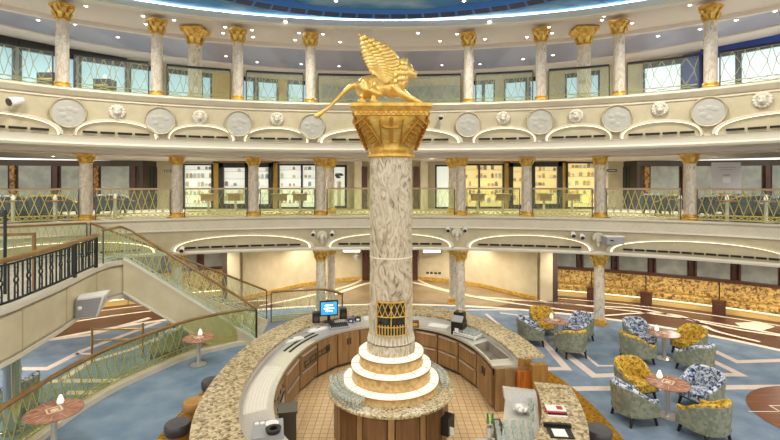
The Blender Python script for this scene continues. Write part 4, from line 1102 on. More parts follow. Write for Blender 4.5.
# ================================================================== WINGED LION
KL = 8.05/450
lx = lambda px: (px-390)*KL
lz = lambda py: EYE+(HZ-py-1.5)*KL-6.13
def L(px, py, y=0.0): return Vector((lx(px), y, lz(py)))
root = thing('winged_lion_statue', (PC.x-.02,8.05,6.13), 'gilded winged lion statue facing right on top of the central pillar', 'statue')
m = MB(gold_lion)
m.ball(L(366,87),(.20,.155,.19),14,10); m.ball(L(379,86),(.26,.14,.15),14,10); m.ball(L(393,85),(.20,.155,.20),14,10); m.ball(L(397,80),(.16,.14,.19),14,10)
m.tube([L(362,82),L(375,79.5),L(390,79),L(398,76)],[.13,.12,.13,.13],10)
for s_ in (-1,1):                        # hind legs
    y = s_*.11
    m.tube([L(363,84,y),L(366,91,y*1.2),L(361,96,y*1.1),L(360,100.5,y)],[.13,.105,.065,.055],10); m.ball(L(362.5,101.3,y),(.085,.05,.035),10,6)
    # front legs stretched forward
    y = s_*.10
    if s_ < 0: pts = [L(394,86,y),L(399,92,y*1.15),L(408,97,y*1.1),L(415,100,y)]
    else: pts = [L(396,85,y),L(403,91,y*1.15),L(411,96.5,y),L(418,99.5,y)]
    m.tube(pts,[.12,.085,.062,.05],10); m.ball(pts[-1]+Vector((.03,0,-.02)),(.08,.05,.04),10,6)
    m.tube([L(372,90,s_*.10),L(380,95,s_*.13),L(372,99,s_*.12)] if s_<0 else [L(370,90,.1),L(376,95,.13),L(370,99,.12)],[.10,.075,.05],8)
    m.ball(L(374,101,s_*.12),(.09,.045,.035),10,6)
m.tube([L(398,80),L(402,74),L(405,70)],[.16,.15,.13],12)
m.ball(L(405.5,70),(.15,.14,.165),14,10)
m.ball(L(412.5,72.5),(.09,.075,.07),12,8); m.ball(L(413.5,75.8),(.06,.055,.035),10,6); m.ball(L(416.3,71.2),(.028,.04,.025),8,6)
for s_ in (-1,1):
    m.ball(L(411,68.8,s_*.075),(.035,.03,.025),8,6); m.ball(L(404.5,62.8,s_*.10),(.035,.03,.05),8,6)
m.tube([L(361,82),L(353,84),L(345,89),L(337,98),L(328,106.5),L(320,112)],[.07,.055,.045,.038,.035,.03],8)
m.tube([L(323,110),L(317,114.5),L(313.5,116)],[.045,.06,.01],8)
body = m.build('body', root, world=False)
bm_mod = body.modifiers.new('unify','REMESH'); bm_mod.mode = 'VOXEL'; bm_mod.voxel_size = .017; bm_mod.use_smooth_shade = True
sm = body.modifiers.new('soften','SMOOTH'); sm.iterations = 4; sm.factor = .5
m = MB(gold_lion)
random.seed(3)
for ring, (n, rr, ox) in enumerate(((13,.165,-.01),(15,.20,-.06),(15,.21,-.12),(14,.20,-.18))):
    for i in range(n):
        a = 2*PI*i/n+ring*.3
        c = L(404.5,71)+Vector((ox+.02, rr*.95*math.cos(a), rr*1.15*math.sin(a)-.03*ring))
        m.ball(c,(.05,.05,.072),8,6, rot=Matrix.Rotation(.5,3,'Y'))
for i in range(16):
    m.ball(L(399+random.uniform(-3,4),80+random.uniform(-4,9),random.choice((-1,1))*random.uniform(.05,.15)),(.045,.045,.075),8,6)
m.build('mane', root, world=False, smooth=True)
def wing(s_):
    m = MB(gold_lion); y0 = s_*.13
    root_p = [(389,82),(396,77),(398,69),(396.5,60),(390,52),(379,45.5),(362,38.5)]       # leading edge, from shoulder to tip
    le = smooth_pts([L(x,y,y0+s_*.0035*(80-y)) for x,y in root_p],4)
    m.tube(le,[.06-.045*i/(len(le)-1) for i in range(len(le))],8)
    trail = [(382,81),(377,77),(375,72),(370.5,68.5),(367,63),(363.5,56),(361,48),(360.5,39.5)]
    tp = smooth_pts([L(x,y,y0+s_*.004*(80-y)) for x,y in trail],4)
    for layer,(f0,f1,yy,w_) in enumerate(((.0,1.0,0.0,.058),(.0,.70,-.03,.05),(.0,.42,-.06,.045))):
        n = 17
        for i in range(n):
            a = Path_pt(le,i/(n-1)); b = Path_pt(tp,i/(n-1)); b = a.lerp(b,f1); d = b-a
            ln = d.length
            if ln < .02: continue
            c = a.lerp(b,.5)+Vector((0,s_*yy*-1*0+ (yy if s_<0 else -yy),0)); u = d.normalized(); v = Vector((0,1,0)); w = u.cross(v)
            rot = Matrix((u,w,v)).transposed()
            m.ball(c,(ln*.54,w_,.018),10,6,rot=rot)
    return m
def Path_pt(pts, f):
    x = f*(len(pts)-1); i = min(int(x),len(pts)-2); return pts[i].lerp(pts[i+1],x-i)
for s_ in (-1,1): wing(s_).build('wing', root, world=False, smooth=True)
# ================================================================== BAR COUNTER
NB = 2.25
def inv_t(fy, b):    # parameter where (y-9.0)/b == fy
    return math.acos(max(-1,min(1,math.copysign(abs(fy)**(NB/2),fy))))
def supt(a, b, t, z=0.0): return sup(a,b,t,NB,9.0,z)
def supband(mb, ao, bo, ai, bi, t0, t1, z0, z1, n=60):
    for i in range(n):
        ta, tb = t0+(t1-t0)*i/n, t0+(t1-t0)*(i+1)/n
        o0,o1,i0,i1 = supt(ao,bo,ta),supt(ao,bo,tb),supt(ai,bi,ta),supt(ai,bi,tb)
        q = [o0,o1,i1,i0]
        k = mb.add([(p.x,p.y,z0) for p in q]+[(p.x,p.y,z1) for p in q])
        mb.face((k+3,k+2,k+1,k)); mb.face((k+4,k+5,k+6,k+7)); mb.face((k,k+1,k+5,k+4)); mb.face((k+2,k+3,k+7,k+6))
        if i == 0: mb.face((k,k+4,k+7,k+3))
        if i == n-1: mb.face((k+1,k+2,k+6,k+5))
TR = inv_t(.12,1)            # right end of the long counter (the staff gap)
TL = -inv_t(-.86,1)
root = thing('bar_counter', (0,8.6,0), 'long curved bar counter with speckled granite top sweeping round the back and left', 'bar counter')
m = MB(granite); supband(m,3.3,4.6,2.68,3.68,TL,TR,1.05,1.10,80); m.build('granite_top', root)
m = MB(mat('counter_front',(170,128,62),(140,100,44),scale=3,rough=.4,stretch=(4,4,.5))); supband(m,3.0,4.3,2.7,3.72,TL,TR,0.0,1.05,80); m.build('front', root)
m = MB(brass); supband(m,3.05,4.35,3.0,4.3,TL,TR,.04,.10,60); m.build('foot_rail', root)
root2 = thing('steel_worktop', (0,8.6,0), 'curved stainless steel back worktop inside the bar, along the granite counter', 'worktop')
m = MB(steel); SK0, SK1 = inv_t(.20,1), inv_t(.52,1)
supband(m,2.695,3.71,2.14,3.05,TL,SK1,.90,.95,70); supband(m,2.695,3.71,2.14,3.05,SK0,TR,.90,.95,8)
supband(m,2.695,3.71,2.64,3.642,SK1,SK0,.90,.95,10); supband(m,2.195,3.116,2.14,3.05,SK1,SK0,.90,.95,10); m.build('top', root2)
m = MB(white_trim); 
m = MB(steel); supband(m,2.695,3.71,2.67,3.67,TL,TR,.95,1.048,80); m.build('upstand', root2)
# ribbed drainer on the left stretch
ta, tb = -inv_t(-.45,1), -inv_t(.10,1)
m = MB(mat('drainer_steel',(226,220,206),rough=.4,metal=.25), white)
supband(m,2.62,3.60,2.24,3.17,ta,tb,.95,.957,30); m.m = 1
for j in range(6):
    f = j/5; a_, b_ = 2.56-.28*f, 3.52-.32*f
    for i in range(26):
        t = ta+(tb-ta)*(i+.5)/26; p = supt(a_,b_,t,.962); q = supt(a_,b_,t+(tb-ta)/26*.62,.962); m.bar(p,q,.011)
m.build('drainer', root2)
# open grill slots on the upper left stretch
m = MB(slot_black, white)
for k,(a_,b_) in enumerate(((2.50,3.50),(2.36,3.33))):
    m.m = 0; supband(m,a_+.03,b_+.035,a_-.03,b_-.03,-inv_t(.70,1),-inv_t(.34,1),.95,.956,16)
m.build('speed_rail_slot', root2)
# cabinets beneath
cabs = 13; t0c, t1c = TL+.12, TR
for i in range(cabs):
    ta, tb = t0c+(t1c-t0c)*i/cabs, t0c+(t1c-t0c)*(i+1)/cabs
    ia, ib, oa, ob = supt(2.16,3.07,ta),supt(2.16,3.07,tb),supt(2.64,3.66,ta),supt(2.64,3.66,tb)
    g = (ib-ia)*.006
    c = (ia+ib)/2; inward = (Vector((0,9.0,0))-c).normalized(); d = (ib-ia); ln = d.length; rz = math.atan2(d.y,d.x)
    nrm = Vector((-math.sin(rz),math.cos(rz),0)); 
    if nrm.dot(inward) < 0: nrm = -nrm
    kinds = ['door','door','oven','drawer','drawer','door','door','door','drawer','drawer','drawer','drawer','door']
    k = kinds[i]
    where = 'at the front left corner' if i == 0 else ('beside the staff gap on the right' if i == cabs-1 else ('%s unit from the front left end' % ORD[i] if i < 7 else '%s unit counting back from the staff gap' % ORD[cabs-1-i]))
    o = thing('base_cabinet', (c.x,c.y,0), ('steel fronted appliance' if k == 'oven' else 'bronze '+('drawer' if k == 'drawer' else 'door')+' cabinet')+' inside the bar, '+where, 'cabinet')
    m = MB(cab_wood); 
    q = [ia+g,ib-g,ob-g,oa+g]
    m.hexa([(p.x,p.y,.10) for p in q]+[(p.x,p.y,.895 if i < cabs-4 else .74) for p in q]); m.build('body', o)
    m = MB(steel_dark); e = [ia+g-nrm*.05,ib-g-nrm*.05,ob-g,oa+g]; m.hexa([(p.x,p.y,.015) for p in e]+[(p.x,p.y,.10) for p in e]); m.build('toe_kick', o)
    cc = c+nrm*.018
    if k == 'drawer':
        for z_, h_ in ((.68,.36),(.30,.36)):
            m = MB(cab_wood); m.box(cc+Vector((0,0,z_)),(ln*.93,.035,h_), rz=rz); dr = m.build('drawer', o)
            m = MB(steel); m.box(cc+nrm*.03+Vector((0,0,z_+h_*.42)),(ln*.8,.03,.02), rz=rz); sub(m,'handle',dr)
    elif k == 'oven':
        m = MB(cab_wood); m.box(cc+Vector((0,0,.78)),(ln*.9,.035,.18), rz=rz); m.build('control_panel', o)
        m = MB(dark)
        for f in (-.25,0,.25): p = cc+d*f+nrm*.02; m.box(p+Vector((0,0,.78)),(.05,.02,.06), rz=rz)
        m.build('switch', o)
        m = MB(steel); m.box(cc+Vector((0,0,.39)),(ln*.9,.035,.52), rz=rz); dr = m.build('door', o)
        m = MB(steel_dark); m.box(cc+nrm*.03+Vector((0,0,.62)),(ln*.7,.03,.025), rz=rz); sub(m,'handle',dr)
    else:
        for f in (-.235,.235):
            m = MB(cab_wood); m.box(cc+d*f+Vector((0,0,.49)),(ln*.45,.035,.74), rz=rz); dr = m.build('door', o)
            m = MB(steel_dark); m.box(cc+d*f*(.25)+nrm*.03+Vector((0,0,.66)),(.025,.03,.16), rz=rz); sub(m,'handle',dr)
# bottle rail on the upper left cabinets
ta, tb = -inv_t(.72,1), -inv_t(.40,1)
m = MB(steel_dark); pts = [supt(2.04,2.94,ta+(tb-ta)*i/8,.60) for i in range(9)]; m.tube(pts,.022,6); m.tube([p+Vector((0,0,.12)) for p in pts],.016,6)
for p in pts[::2]: m.bar(p,p+Vector((0,0,.12)),.014)
tag(m.build('bottle_rail'), 'dark steel bottle rail along the drawer fronts inside the bar, upper left', 'rail')
# right end: sink unit and end panel
t_s0, t_s1 = SK0, SK1
def mid(t, f, z): 
    p = supt(2.72,3.73,t).lerp(supt(2.14,3.05,t),f); p.z = z; return p
c = [mid(t_s0,.93,0),mid(t_s0,.1,0),mid(t_s1,.1,0),mid(t_s1,.93,0)]
ctr = sum(c,Vector())/4
o = thing('sink', (ctr.x,ctr.y,.95), 'rectangular steel sink set in the worktop beside the staff gap, right', 'sink')
m = MB(steel); ins = [p.lerp(ctr,.08) for p in c]; bt_ = [p.lerp(ctr,.2) for p in c]; c = [p.lerp(ctr,-.06) for p in c]
for i in range(4):
    j = (i+1)%4
    m.face([m.add([(c[i].x,c[i].y,.958)])]+[m.add([(q.x,q.y,.958)]) for q in (c[j],ins[j],ins[i])])
m.build('rim', o)
m = MB(mat('sink_bowl',(168,160,146),(146,140,126),scale=6,rough=.4,metal=.5))
for i in range(4):
    j = (i+1)%4; k = m.add([(ins[i].x,ins[i].y,.957),(ins[j].x,ins[j].y,.957),(bt_[j].x,bt_[j].y,.76),(bt_[i].x,bt_[i].y,.76)]); m.face(range(k,k+4))
k = m.add([(q.x,q.y,.76) for q in bt_]); m.face(range(k,k+4)); m.build('bowl', o)
m = MB(steel_dark); m.lathe([(.001,.762),(.04,.762)], (ctr.x,ctr.y,0), 12); m.build('drain', o)
pe = [supt(3.28,4.58,TR),supt(2.14,3.05,TR)]
d = pe[1]-pe[0]; rz = math.atan2(d.y,d.x); mdl = (pe[0]+pe[1])/2
o = thing('bar_gate', (mdl.x,mdl.y,0), 'bronze wooden end panel and low step at the staff gap in the bar', 'panel')
m = MB(cab_wood); m.box((mdl.x,mdl.y-.03,.46),(d.length*.92,.05,.88), rz=rz); m.build('panel', o)
m = MB(MATS['counter_front']); m.box(pe[0]+Vector((-.17,-.16,.5)),(.34,.16,.98), rz=rz); m.build('cladding', o)
m = MB(mat('amber_door',(196,112,36),(150,78,24),scale=4,rough=.35,stretch=(5,5,.6))); m.box(pe[0].lerp(pe[1],.42)+Vector((0,-.10,.44)),(.32,.06,.82), rz=rz); m.build('flap_door', o)
# right hand piece of the counter
RT0, RT1 = inv_t(-.19,1), inv_t(-.86,1)
root = thing('bar_counter', supt(2.9,4.1,(RT0+RT1)/2), 'shorter speckled granite counter piece at the front right of the bar', 'bar counter')
m = MB(granite); supband(m,3.28,4.6,2.68,3.68,RT0,RT1,1.05,1.10,40); m.build('granite_top', root)
m = MB(mat('counter_front_r',(170,128,62),(140,100,44),scale=3,rough=.4,stretch=(4,4,.5))); supband(m,3.0,4.3,2.72,3.74,RT0,RT1,0,1.05,40); m.build('front', root)
# steel drainboard with upstand on the right piece
c4 = [P(506,391,1.0),P(539,395,1.0),P(538,425,.95),P(532,452,.95),P(503,452,.95),P(505,400,.98)]
o = thing('steel_drainboard', (sum(c4,Vector())/6), 'sloping stainless steel drainboard beside the right granite counter', 'drainboard')
m = MB(steel); q = [P(505,400,.95),P(538,404,.95),P(540,440,.95),P(538,460,.95),P(500,460,.95)]; m.prism([(p.x,p.y) for p in q],.90,.95); m.build('tray', o)
m = MB(steel); a_, b_ = P(505,400,.95), P(538,404,.95); m.hexa([a_,b_,b_+Vector((0,.12,0)),a_+Vector((0,.12,0)),a_+Vector((0,.10,.16)),b_+Vector((0,.10,.16)),b_+Vector((0,.20,.16)),a_+Vector((0,.20,.16))]); m.build('upstand', o)
m = MB(steel_dark); m.prism([(p.x,p.y) for p in (P(506,402,.93),P(537,405,.93),P(537,470,.93),P(502,470,.93))],.03,.90); m.build('cabinet', o)
o = thing('ice_bowl', P(521,412,.95), 'round clear bowl on the steel drainboard, front right', 'bowl')
m = MB(steel); m.lathe([(.08,0),(.14,.06),(.15,.07),(.14,.07),(.075,.012)], n=18); m.build('bowl', o, world=False, smooth=True)
m = MB(white)
for i in range(9): m.box((random.uniform(-.07,.07),random.uniform(-.07,.07),.05+random.uniform(0,.02)),(.045,.045,.04),rz=random.random()*2)
m.build('ice', o, world=False)
m = MB(dark); p = P(505,418,.9); m.box((p.x-.1,p.y,.55),(.12,.35,.5)); tag(m.build('bin'), 'small dark bin hanging beside the steel drainboard', 'bin')
# menus, bill tray on the right piece
p = P(556,413,1.10); 
for k,(mt,l,dx) in enumerate(((white,'white menu card lowest in the small stack on the right granite counter',0),(dark,'black menu card in the middle of the stack on the right granite counter',.01),(red,'red printed menu card in the stack on the right granite counter',-.01),(white,'white topmost menu card of the stack on the right granite counter',.02))):
    m = MB(mt, red); m.box((p.x+dx,p.y-.03+.035*k,1.105+.012*k+.001),(.30,.19,.010), rz=-.12, m=0)
    if k == 3: m.box((p.x+dx+.06,p.y-.03+.035*k,1.105+.012*k+.0066),(.09,.12,.001), rz=-.12, m=1)
    tag(m.build('menu_card'), l, 'menu')
p = P(560,433,1.10); o = thing('bill_folder', p, 'black bill folder holding a white paper near the front of the right counter', 'folder')
m = MB(dark); m.box((0,0,.012),(.34,.30,.02), rz=-.1); m.box((.02,.16,.03),(.40,.05,.05), rz=-.12); m.build('cover', o, world=False)
m = MB(white); m.box((-.02,-.04,.026),(.19,.20,.006), rz=-.1); m.build('paper', o, world=False)
# green handled bar tools in a steel cup
p = P(490,436,.95); o = thing('tool_cup', p, 'steel cup at the front of the drainboard', 'cup')
m = MB(steel); m.lathe([(.05,0),(.055,.14),(.05,.14),(.045,.01)], n=14); m.build('cup', o, world=False, smooth=True)
for dx, l in ((-.022,'left'),(.024,'right')):
    m = MB(steel, green_pl); m.tube([p+Vector((dx,0,.03)),p+Vector((dx*1.4,.0,.2))],.007,6); m.tube([p+Vector((dx*1.4,0,.19)),p+Vector((dx*1.7,0,.34))],[.02,.016],8,m=1)
    tag(m.build('bar_tool', smooth=True), 'green handled bar tool in the steel cup, %s of the pair' % l, 'tool')
m = MB(steel); q = P(486,446,.9); m.prism([(x.x,x.y) for x in (P(476,438,.92),P(495,438,.92),P(492,470,.92),P(470,470,.92))],.86,.92); m.box((q.x,q.y-.4,.43),(.35,.7,.86)); tag(m.build('prep_counter'), 'low steel prep counter at the bottom edge left of the drainboard', 'counter')
# ------------------------------------------------------------------ glasses
def wineglass_mesh():
    m = MB(drink_glass); m.smooth = True
    m.lathe([(.034,0),(.034,.004),(.006,.01),(.005,.075),(.03,.105),(.036,.135),(.030,.17),(.028,.17)], n=10); return m.mesh('wine_glass')
def tumbler_mesh():
    m = MB(drink_glass); m.smooth = True
    m.lathe([(.032,0),(.038,.11),(.035,.11),(.03,.012),(.0001,.012)], n=10); return m.mesh('tumbler')
WG, TG = wineglass_mesh(), tumbler_mesh()
def put(me, name, loc, label, cat, group):
    o = bpy.data.objects.new(name, me); COL.objects.link(o); o.location = loc; tag(o,label,cat,group)
for ring, (r_, n) in enumerate(((.945,13),(1.03,14),(1.11,15))):
    for i in range(n):
        a = math.radians(178+62*i/(n-1)); put(WG,'wine_glass',(PC.x+r_*math.cos(a),PC.y+r_*math.sin(a),1.0),'clear stemmed glass in the crowded rows on the left of the island worktop','glass','stemmed glasses on the left of the island')
for ring, (r_, n) in enumerate(((.95,9),(1.04,10))):
    for i in range(n):
        a = math.radians(-8+46*i/(n-1)); put(WG,'wine_glass',(PC.x+r_*math.cos(a),PC.y+r_*math.sin(a),1.0),'clear stemmed glass in the rows on the right of the island worktop','glass','stemmed glasses on the right of the island')
for i in range(5):
    for j in range(4):
        p = P(497+i*8.2+j*1.0, 428+j*5.5, .95); put(TG,'tumbler',(p.x,p.y,.95),'clear tumbler in the cluster on the front right steel drainboard','glass','tumblers on the drainboard')
for i in range(4):
    p = P(530+2*(i%2), 405+5*i, .95); put(TG,'tumbler',(p.x,p.y,.95),'clear tumbler in the single file beside the ice bowl','glass','tumblers beside the ice bowl')
# rack of white glasses, right of the till
p0 = mid(inv_t(.66,1),.42,.95)
o = thing('glass_rack', p0, 'white wire rack standing on the steel worktop right of the black till', 'rack')
m = MB(white); m.box((0,0,.03),(.62,.46,.02), rz=-.75)
R = Matrix.Rotation(-.75,3,'Z')
for s_ in (-1,1):
    m.bar(R@Vector((-.31,.23*s_,.08)),R@Vector((.31,.23*s_,.08)),.012); m.bar(R@Vector((.31*s_,-.23,.08)),R@Vector((.31*s_,.23,.08)),.012)
    for q in (-1,1): m.bar(R@Vector((.31*s_,.23*q,0)),R@Vector((.31*s_,.23*q,.08)),.014)
m.build('frame', o, world=False)
for i in range(6):
    for j in range(4): q = p0+R@Vector((-.25+.1*i,-.165+.11*j,.04)); put(TG,'tumbler',q,'upturned clear tumbler in the white rack right of the black till','glass','tumblers in the white rack')
# ------------------------------------------------------------------ things on the back counter
p = P(329,322,1.1); o = thing('monitor', (p.x,p.y,1.10), 'monitor with bright blue screen on the back of the bar, left of the pillar', 'monitor', .25)
m = MB(dark); m.box((0,0,.02),(.26,.2,.03)); m.box((0,.05,.14),(.08,.05,.22)); m.build('stand', o, world=False)
m = MB(dark); m.box((0,.03,.36),(.48,.05,.40)); m.build('case', o, world=False)
m = MB(screen_blue,led_white); m.box((0,.002,.36),(.42,.008,.33)); 
m.m = 1
for z_, w_ in ((.44,.2),(.36,.26),(.29,.16)): m.box((0,-.003,z_),(w_,.002,.02))
m.build('screen', o, world=False)
for px, py, l in ((316,322,'left'),(343,318,'right')):
    p = P(px,py,1.1); o = thing('speaker', (p.x,p.y,1.1), 'small black box speaker on the granite, %s of the blue monitor' % l, 'speaker', .2)
    m = MB(dark); m.box((0,0,.13),(.19,.2,.26)); m.build('case', o, world=False)
    m = MB(steel_dark); m.lathe([(.0001,0),(.06,.006),(.065,.0)], n=12); 
    for v in m.v: v.y, v.z = -v.z-.10, v.y+.11
    m.build('cone', o, world=False)
p = P(339,326,1.0); o = thing('card_printer', (p.x,p.y,.95), 'grey keyboard unit on the steel worktop in front of the monitor', 'keyboard', .35)
m = MB(grey); m.hexa([(-.26,-.13,0),(.26,-.13,0),(.26,.13,0),(-.26,.13,0),(-.26,-.13,.05),(.26,-.13,.05),(.26,.13,.12),(-.26,.13,.12)]); m.build('case', o, world=False)
m = MB(dark)
for i in range(9):
    for j in range(4): m.box((-.21+.0525*i,-.08+.05*j,.067+.0135*(j)),(.04,.035,.02))
m.build('keys', o, world=False)
for px, py, l, sx, mt in ((358,320,'dark tin beside the keyboard on the back worktop, nearest the pillar',.12,dark),(351,321.5,'small blue grey carton on the back worktop between keyboard and pillar',.10,blue_panel),(366,318.5,'small white carton on the back worktop touching the pillar outline',.1,white)):
    p = P(px,py,.97); m = MB(mt, white); m.box((p.x,p.y,1.0),(sx*1.3,.12,.10), m=0); m.box((p.x,p.y-.062,1.0),(sx*.7,.004,.05), m=1); tag(m.build('carton'), l, 'box')
p = P(415,326,.97); m = MB(cab_dark, gold); m.box((p.x,p.y,1.03),(.2,.16,.16), m=0); m.box((p.x,p.y-.082,1.03),(.12,.006,.08), m=1); tag(m.build('napkin_box'), 'small brown box on the back worktop just right of the pillar', 'box')
p = P(438,327,.95); o = thing('tablet_tray', (p.x,p.y,.95), 'flat pale metal tray lying on the back worktop left of the black till', 'tray', -.42)
m = MB(steel); m.box((0,0,.015),(.62,.38,.03)); m.build('base', o, world=False); m = MB(white); m.box((0,.02,.034),(.52,.28,.008)); m.build('liner', o, world=False)
p = P(459,333,.95); o = thing('till', (p.x,p.y,.95), 'black till and coffee machine on the back worktop right of the pillar', 'till', -.5)
m = MB(dark); m.box((0,0,.16),(.30,.34,.32)); m.box((0,.06,.42),(.26,.2,.22)); m.build('body', o, world=False)
m = MB(grey); m.hexa([(-.14,-.18,.32),(.14,-.18,.32),(.14,-.04,.42),(-.14,-.04,.42),(-.14,-.19,.34),(.14,-.19,.34),(.14,-.05,.46),(-.14,-.05,.46)]); m.build('screen', o, world=False)
m = MB(white); m.box((0,-.175,.12),(.10,.01,.10)); m.build('receipt', o, world=False)
m = MB(steel); m.lathe([(.05,.53),(.06,.6),(.02,.62)], (.02,.05,0), 10); m.build('hopper', o, world=False)
p = P(269,336.5,.95)
for px, py, l in ((291,341,'lower'),(318,330,'upper')):
    p = P(px,py,.955); o = thing('tray_cover', (p.x,p.y,.955), 'pale flat lid on the steel worktop, %s one on the left stretch' % l, 'lid', .75)
    m = MB(white); m.box((0,0,.02),(.62,.2,.035)); m.box((0,0,.045),(.5,.1,.02)); m.build('lid', o, world=False)
    m = MB(steel_dark); m.box((0,0,.06),(.12,.025,.012)); m.build('handle', o, world=False)
# soda gun station front left
p = P(268,432,.95); o = thing('ice_well', (p.x,p.y,.95), 'grey moulded ice well and bottle holder at the front left end of the worktop', 'ice well', 0)
m = MB(grey); m.box((0,0,.03),(.46,.5,.06), rz=.25); m.build('tray', o, world=False)
m = MB(white); R = Matrix.Rotation(.25,3,'Z')
for i in range(4): m.lathe([(.035,.06),(.035,.075)], R@Vector((-.17+.085*i,.16,0)), 10)
m.lathe([(.09,.06),(.10,.10),(.085,.10),(.07,.062)], R@Vector((.06,.06,0)), 14); m.build('holder', o, world=False)
m = MB(dark); m.lathe([(.10,.06),(.12,.12),(.06,.12),(.05,.065)], R@Vector((.08,-.13,0)), 14); m.build('basin', o, world=False)
m = MB(steel_dark); p = P(282,425,.5); m.box((p.x+.1,p.y+.0,.40),(.3,.34,.78), rz=.2); m.box((p.x+.1,p.y,.80),(.34,.38,.03), rz=.2); tag(m.build('waste_bin'), 'dark grey square bin standing inside the bar at the front left', 'bin')
# ------------------------------------------------------------------ bar stools
def stool(loc, label, seat, proto={}):
    o = thing('bar_stool', loc, label, 'stool')
    m = MB(seat); m.lathe([(.18,.60),(.205,.63),(.21,.74),(.19,.775),(.0001,.785)], n=24); m.build('seat', o, world=False, smooth=True)
    m = MB(leather); m.lathe([(.185,.18),(.19,.60)], n=24); m.build('drum', o, world=False, smooth=True)
    m = MB(steel); m.lathe([(.16,0),(.16,.03),(.06,.05),(.06,.18)], n=20); m.build('pedestal', o, world=False, smooth=True)
for px, py, st, l in ((179,424,leather_dk,'black topped barrel bar stool in front, nearest the bottom left of the counter'),(196,402,leather,'tan topped barrel bar stool, second along the left of the counter'),(213,381,leather_dk,'black bar stool peeping over the left counter edge, third along'),(155,448,leather,'tan barrel bar stool cut by the bottom edge, left of the black one'),(596,430,leather_dk,'grey topped bar stool at the lower right beside the short counter')):
    p = P(px,py,.76); stool((p.x+(-.02 if px<390 else .04),p.y,0.012), l, st)
# ================================================================== LOUNGE CHAIRS AND TABLES
def make_chair(loc, rz, label, fab, group, outer=None):
    """tub chair; faces -Y in local space"""
    o = thing('lounge_chair', loc, label, 'chair', rz)
    def shell(r_in, r_out, z0f, z1f, m, cut=0.0):
        n = 22
        rows = []
        for i in range(n+1):
            f = i/n; 
            if f < .27: s_ = f/.27; pos = Vector((.36,-.36+.42*s_)); nx = Vector((1,0)); 
            elif f > .73: s_ = (1-f)/.27; pos = Vector((-.36,-.36+.42*s_)); nx = Vector((-1,0))
            else:
                a = PI*(f-.27)/.46; nx = Vector((math.cos(a),math.sin(a))); pos = Vector((.36*math.cos(a),.06+.30*math.sin(a)))
            back = max(0,1-abs(f-.5)/.5); h = .56+.30*min(1,max(0,(back-.12)/.62))**1.4
            flare = .05*min(1,back*1.6)
            pi_, po = pos+nx*r_in, pos+nx*r_out
            rows.append(m.add([(po.x,po.y,z0f),(po.x+nx.x*flare,po.y+nx.y*flare,z1f(h)),(pi_.x+nx.x*flare,pi_.y+nx.y*flare,z1f(h)),(pi_.x,pi_.y,z0f)]))
        for a, b in zip(rows, rows[1:]):
            for q in range(4): m.face((a+q,a+(q+1)%4,b+(q+1)%4,b+q))
        m.face([rows[0]+q for q in range(4)]); m.face([rows[-1]+3-q for q in range(4)])
    m = MB(outer or green_fab); shell(.0,.06,.23,lambda h:h-.015,m); m.box((0,-.02,.27),(.70,.66,.08)); m.build('shell', o, world=False, smooth=True)
    m = MB(fab); shell(-.075,.005,.30,lambda h:h,m)
    pts = []
    for i in range(23):
        f = i/22
        if f < .27: pos = Vector((.36,-.36+.42*f/.27)); nx = Vector((1,0))
        elif f > .73: pos = Vector((-.36,-.36+.42*(1-f)/.27)); nx = Vector((-1,0))
        else: a = PI*(f-.27)/.46; nx = Vector((math.cos(a),math.sin(a))); pos = Vector((.36*math.cos(a),.06+.30*math.sin(a)))
        back = max(0,1-abs(f-.5)/.5); h = .56+.30*min(1,max(0,(back-.12)/.62))**1.4; fl_ = .05*min(1,back*1.6)-.012
        pts.append((pos.x+nx.x*fl_,pos.y+nx.y*fl_,h))
    m.tube(pts,.052,8); m.build('backrest', o, world=False, smooth=True)
    m = MB(fab); m.hexa([(-.29,-.40,.27),(.29,-.40,.27),(.27,.27,.27),(-.27,.27,.27),(-.28,-.39,.44),(.28,-.39,.44),(.26,.26,.42),(-.26,.26,.42)])
    m.ball((0,-.06,.43),(.25,.29,.05),12,8); m.build('seat_cushion', o, world=False, smooth=False)
    m = MB(dark); m.box((0,-.02,.222),(.70,.64,.03)); m.build('base_frame', o, world=False)
    for sx, sy in ((-1,-1),(1,-1),(-1,1),(1,1)):
        m = MB(dark); a = Vector((sx*.30,sy*.28-.03,.22)); b = Vector((sx*.33,sy*.33-.03,0)); m.tube([b,a],[.028,.04],6); m.build('leg', o, world=False)
    return o
chair_proto = {}
def chair(x, y, tx, ty, label, fab, z=0.0, group=None, s=.87, outer=None):
    rz = math.atan2(ty-y, tx-x)+PI/2
    key = (fab.name, outer.name if outer else '')
    if key not in chair_proto: chair_proto[key] = c = make_chair((x,y,z), rz, label, fab, group, outer)
    else: c = dup(chair_proto[key], (x,y,z), rz, label)
    c.scale = (s,s,s)
    if 'group' in c: del c['group']
    if group: c['group'] = group
    return c
def ctable(x, y, label, r=.38, z=0.0, h=.70, proto={}):
    o = thing('cocktail_table', (x,y,z), label, 'table')
    m = MB(table_top, table_ctr); m.lathe([(r*.97,h-.035),(r,h-.02),(r*.98,h),(.0001,h)], n=32, m=0)
    for i in range(4):
        a, b = PI/2*i, PI/2*(i+1)
        m.m = 1; m.bar((r*.33*math.cos(a),r*.33*math.sin(a),h),(r*.33*math.cos(b),r*.33*math.sin(b),h),.018)
    for i in range(12):
        a = 2*PI*i/12; m.bar((r*.5*math.cos(a),r*.5*math.sin(a),h),(r*.93*math.cos(a),r*.93*math.sin(a),h),.003)
    m.lathe([(.0001,h+.004),(r*.14,h+.003)], n=12); m.build('table_top', o, world=False)
    m = MB(steel); m.lathe([(.20,0),(.20,.02),(.06,.035),(.05,.08),(.05,h-.05),(.10,h-.036)], n=18); m.build('pedestal', o, world=False, smooth=True)
    return o
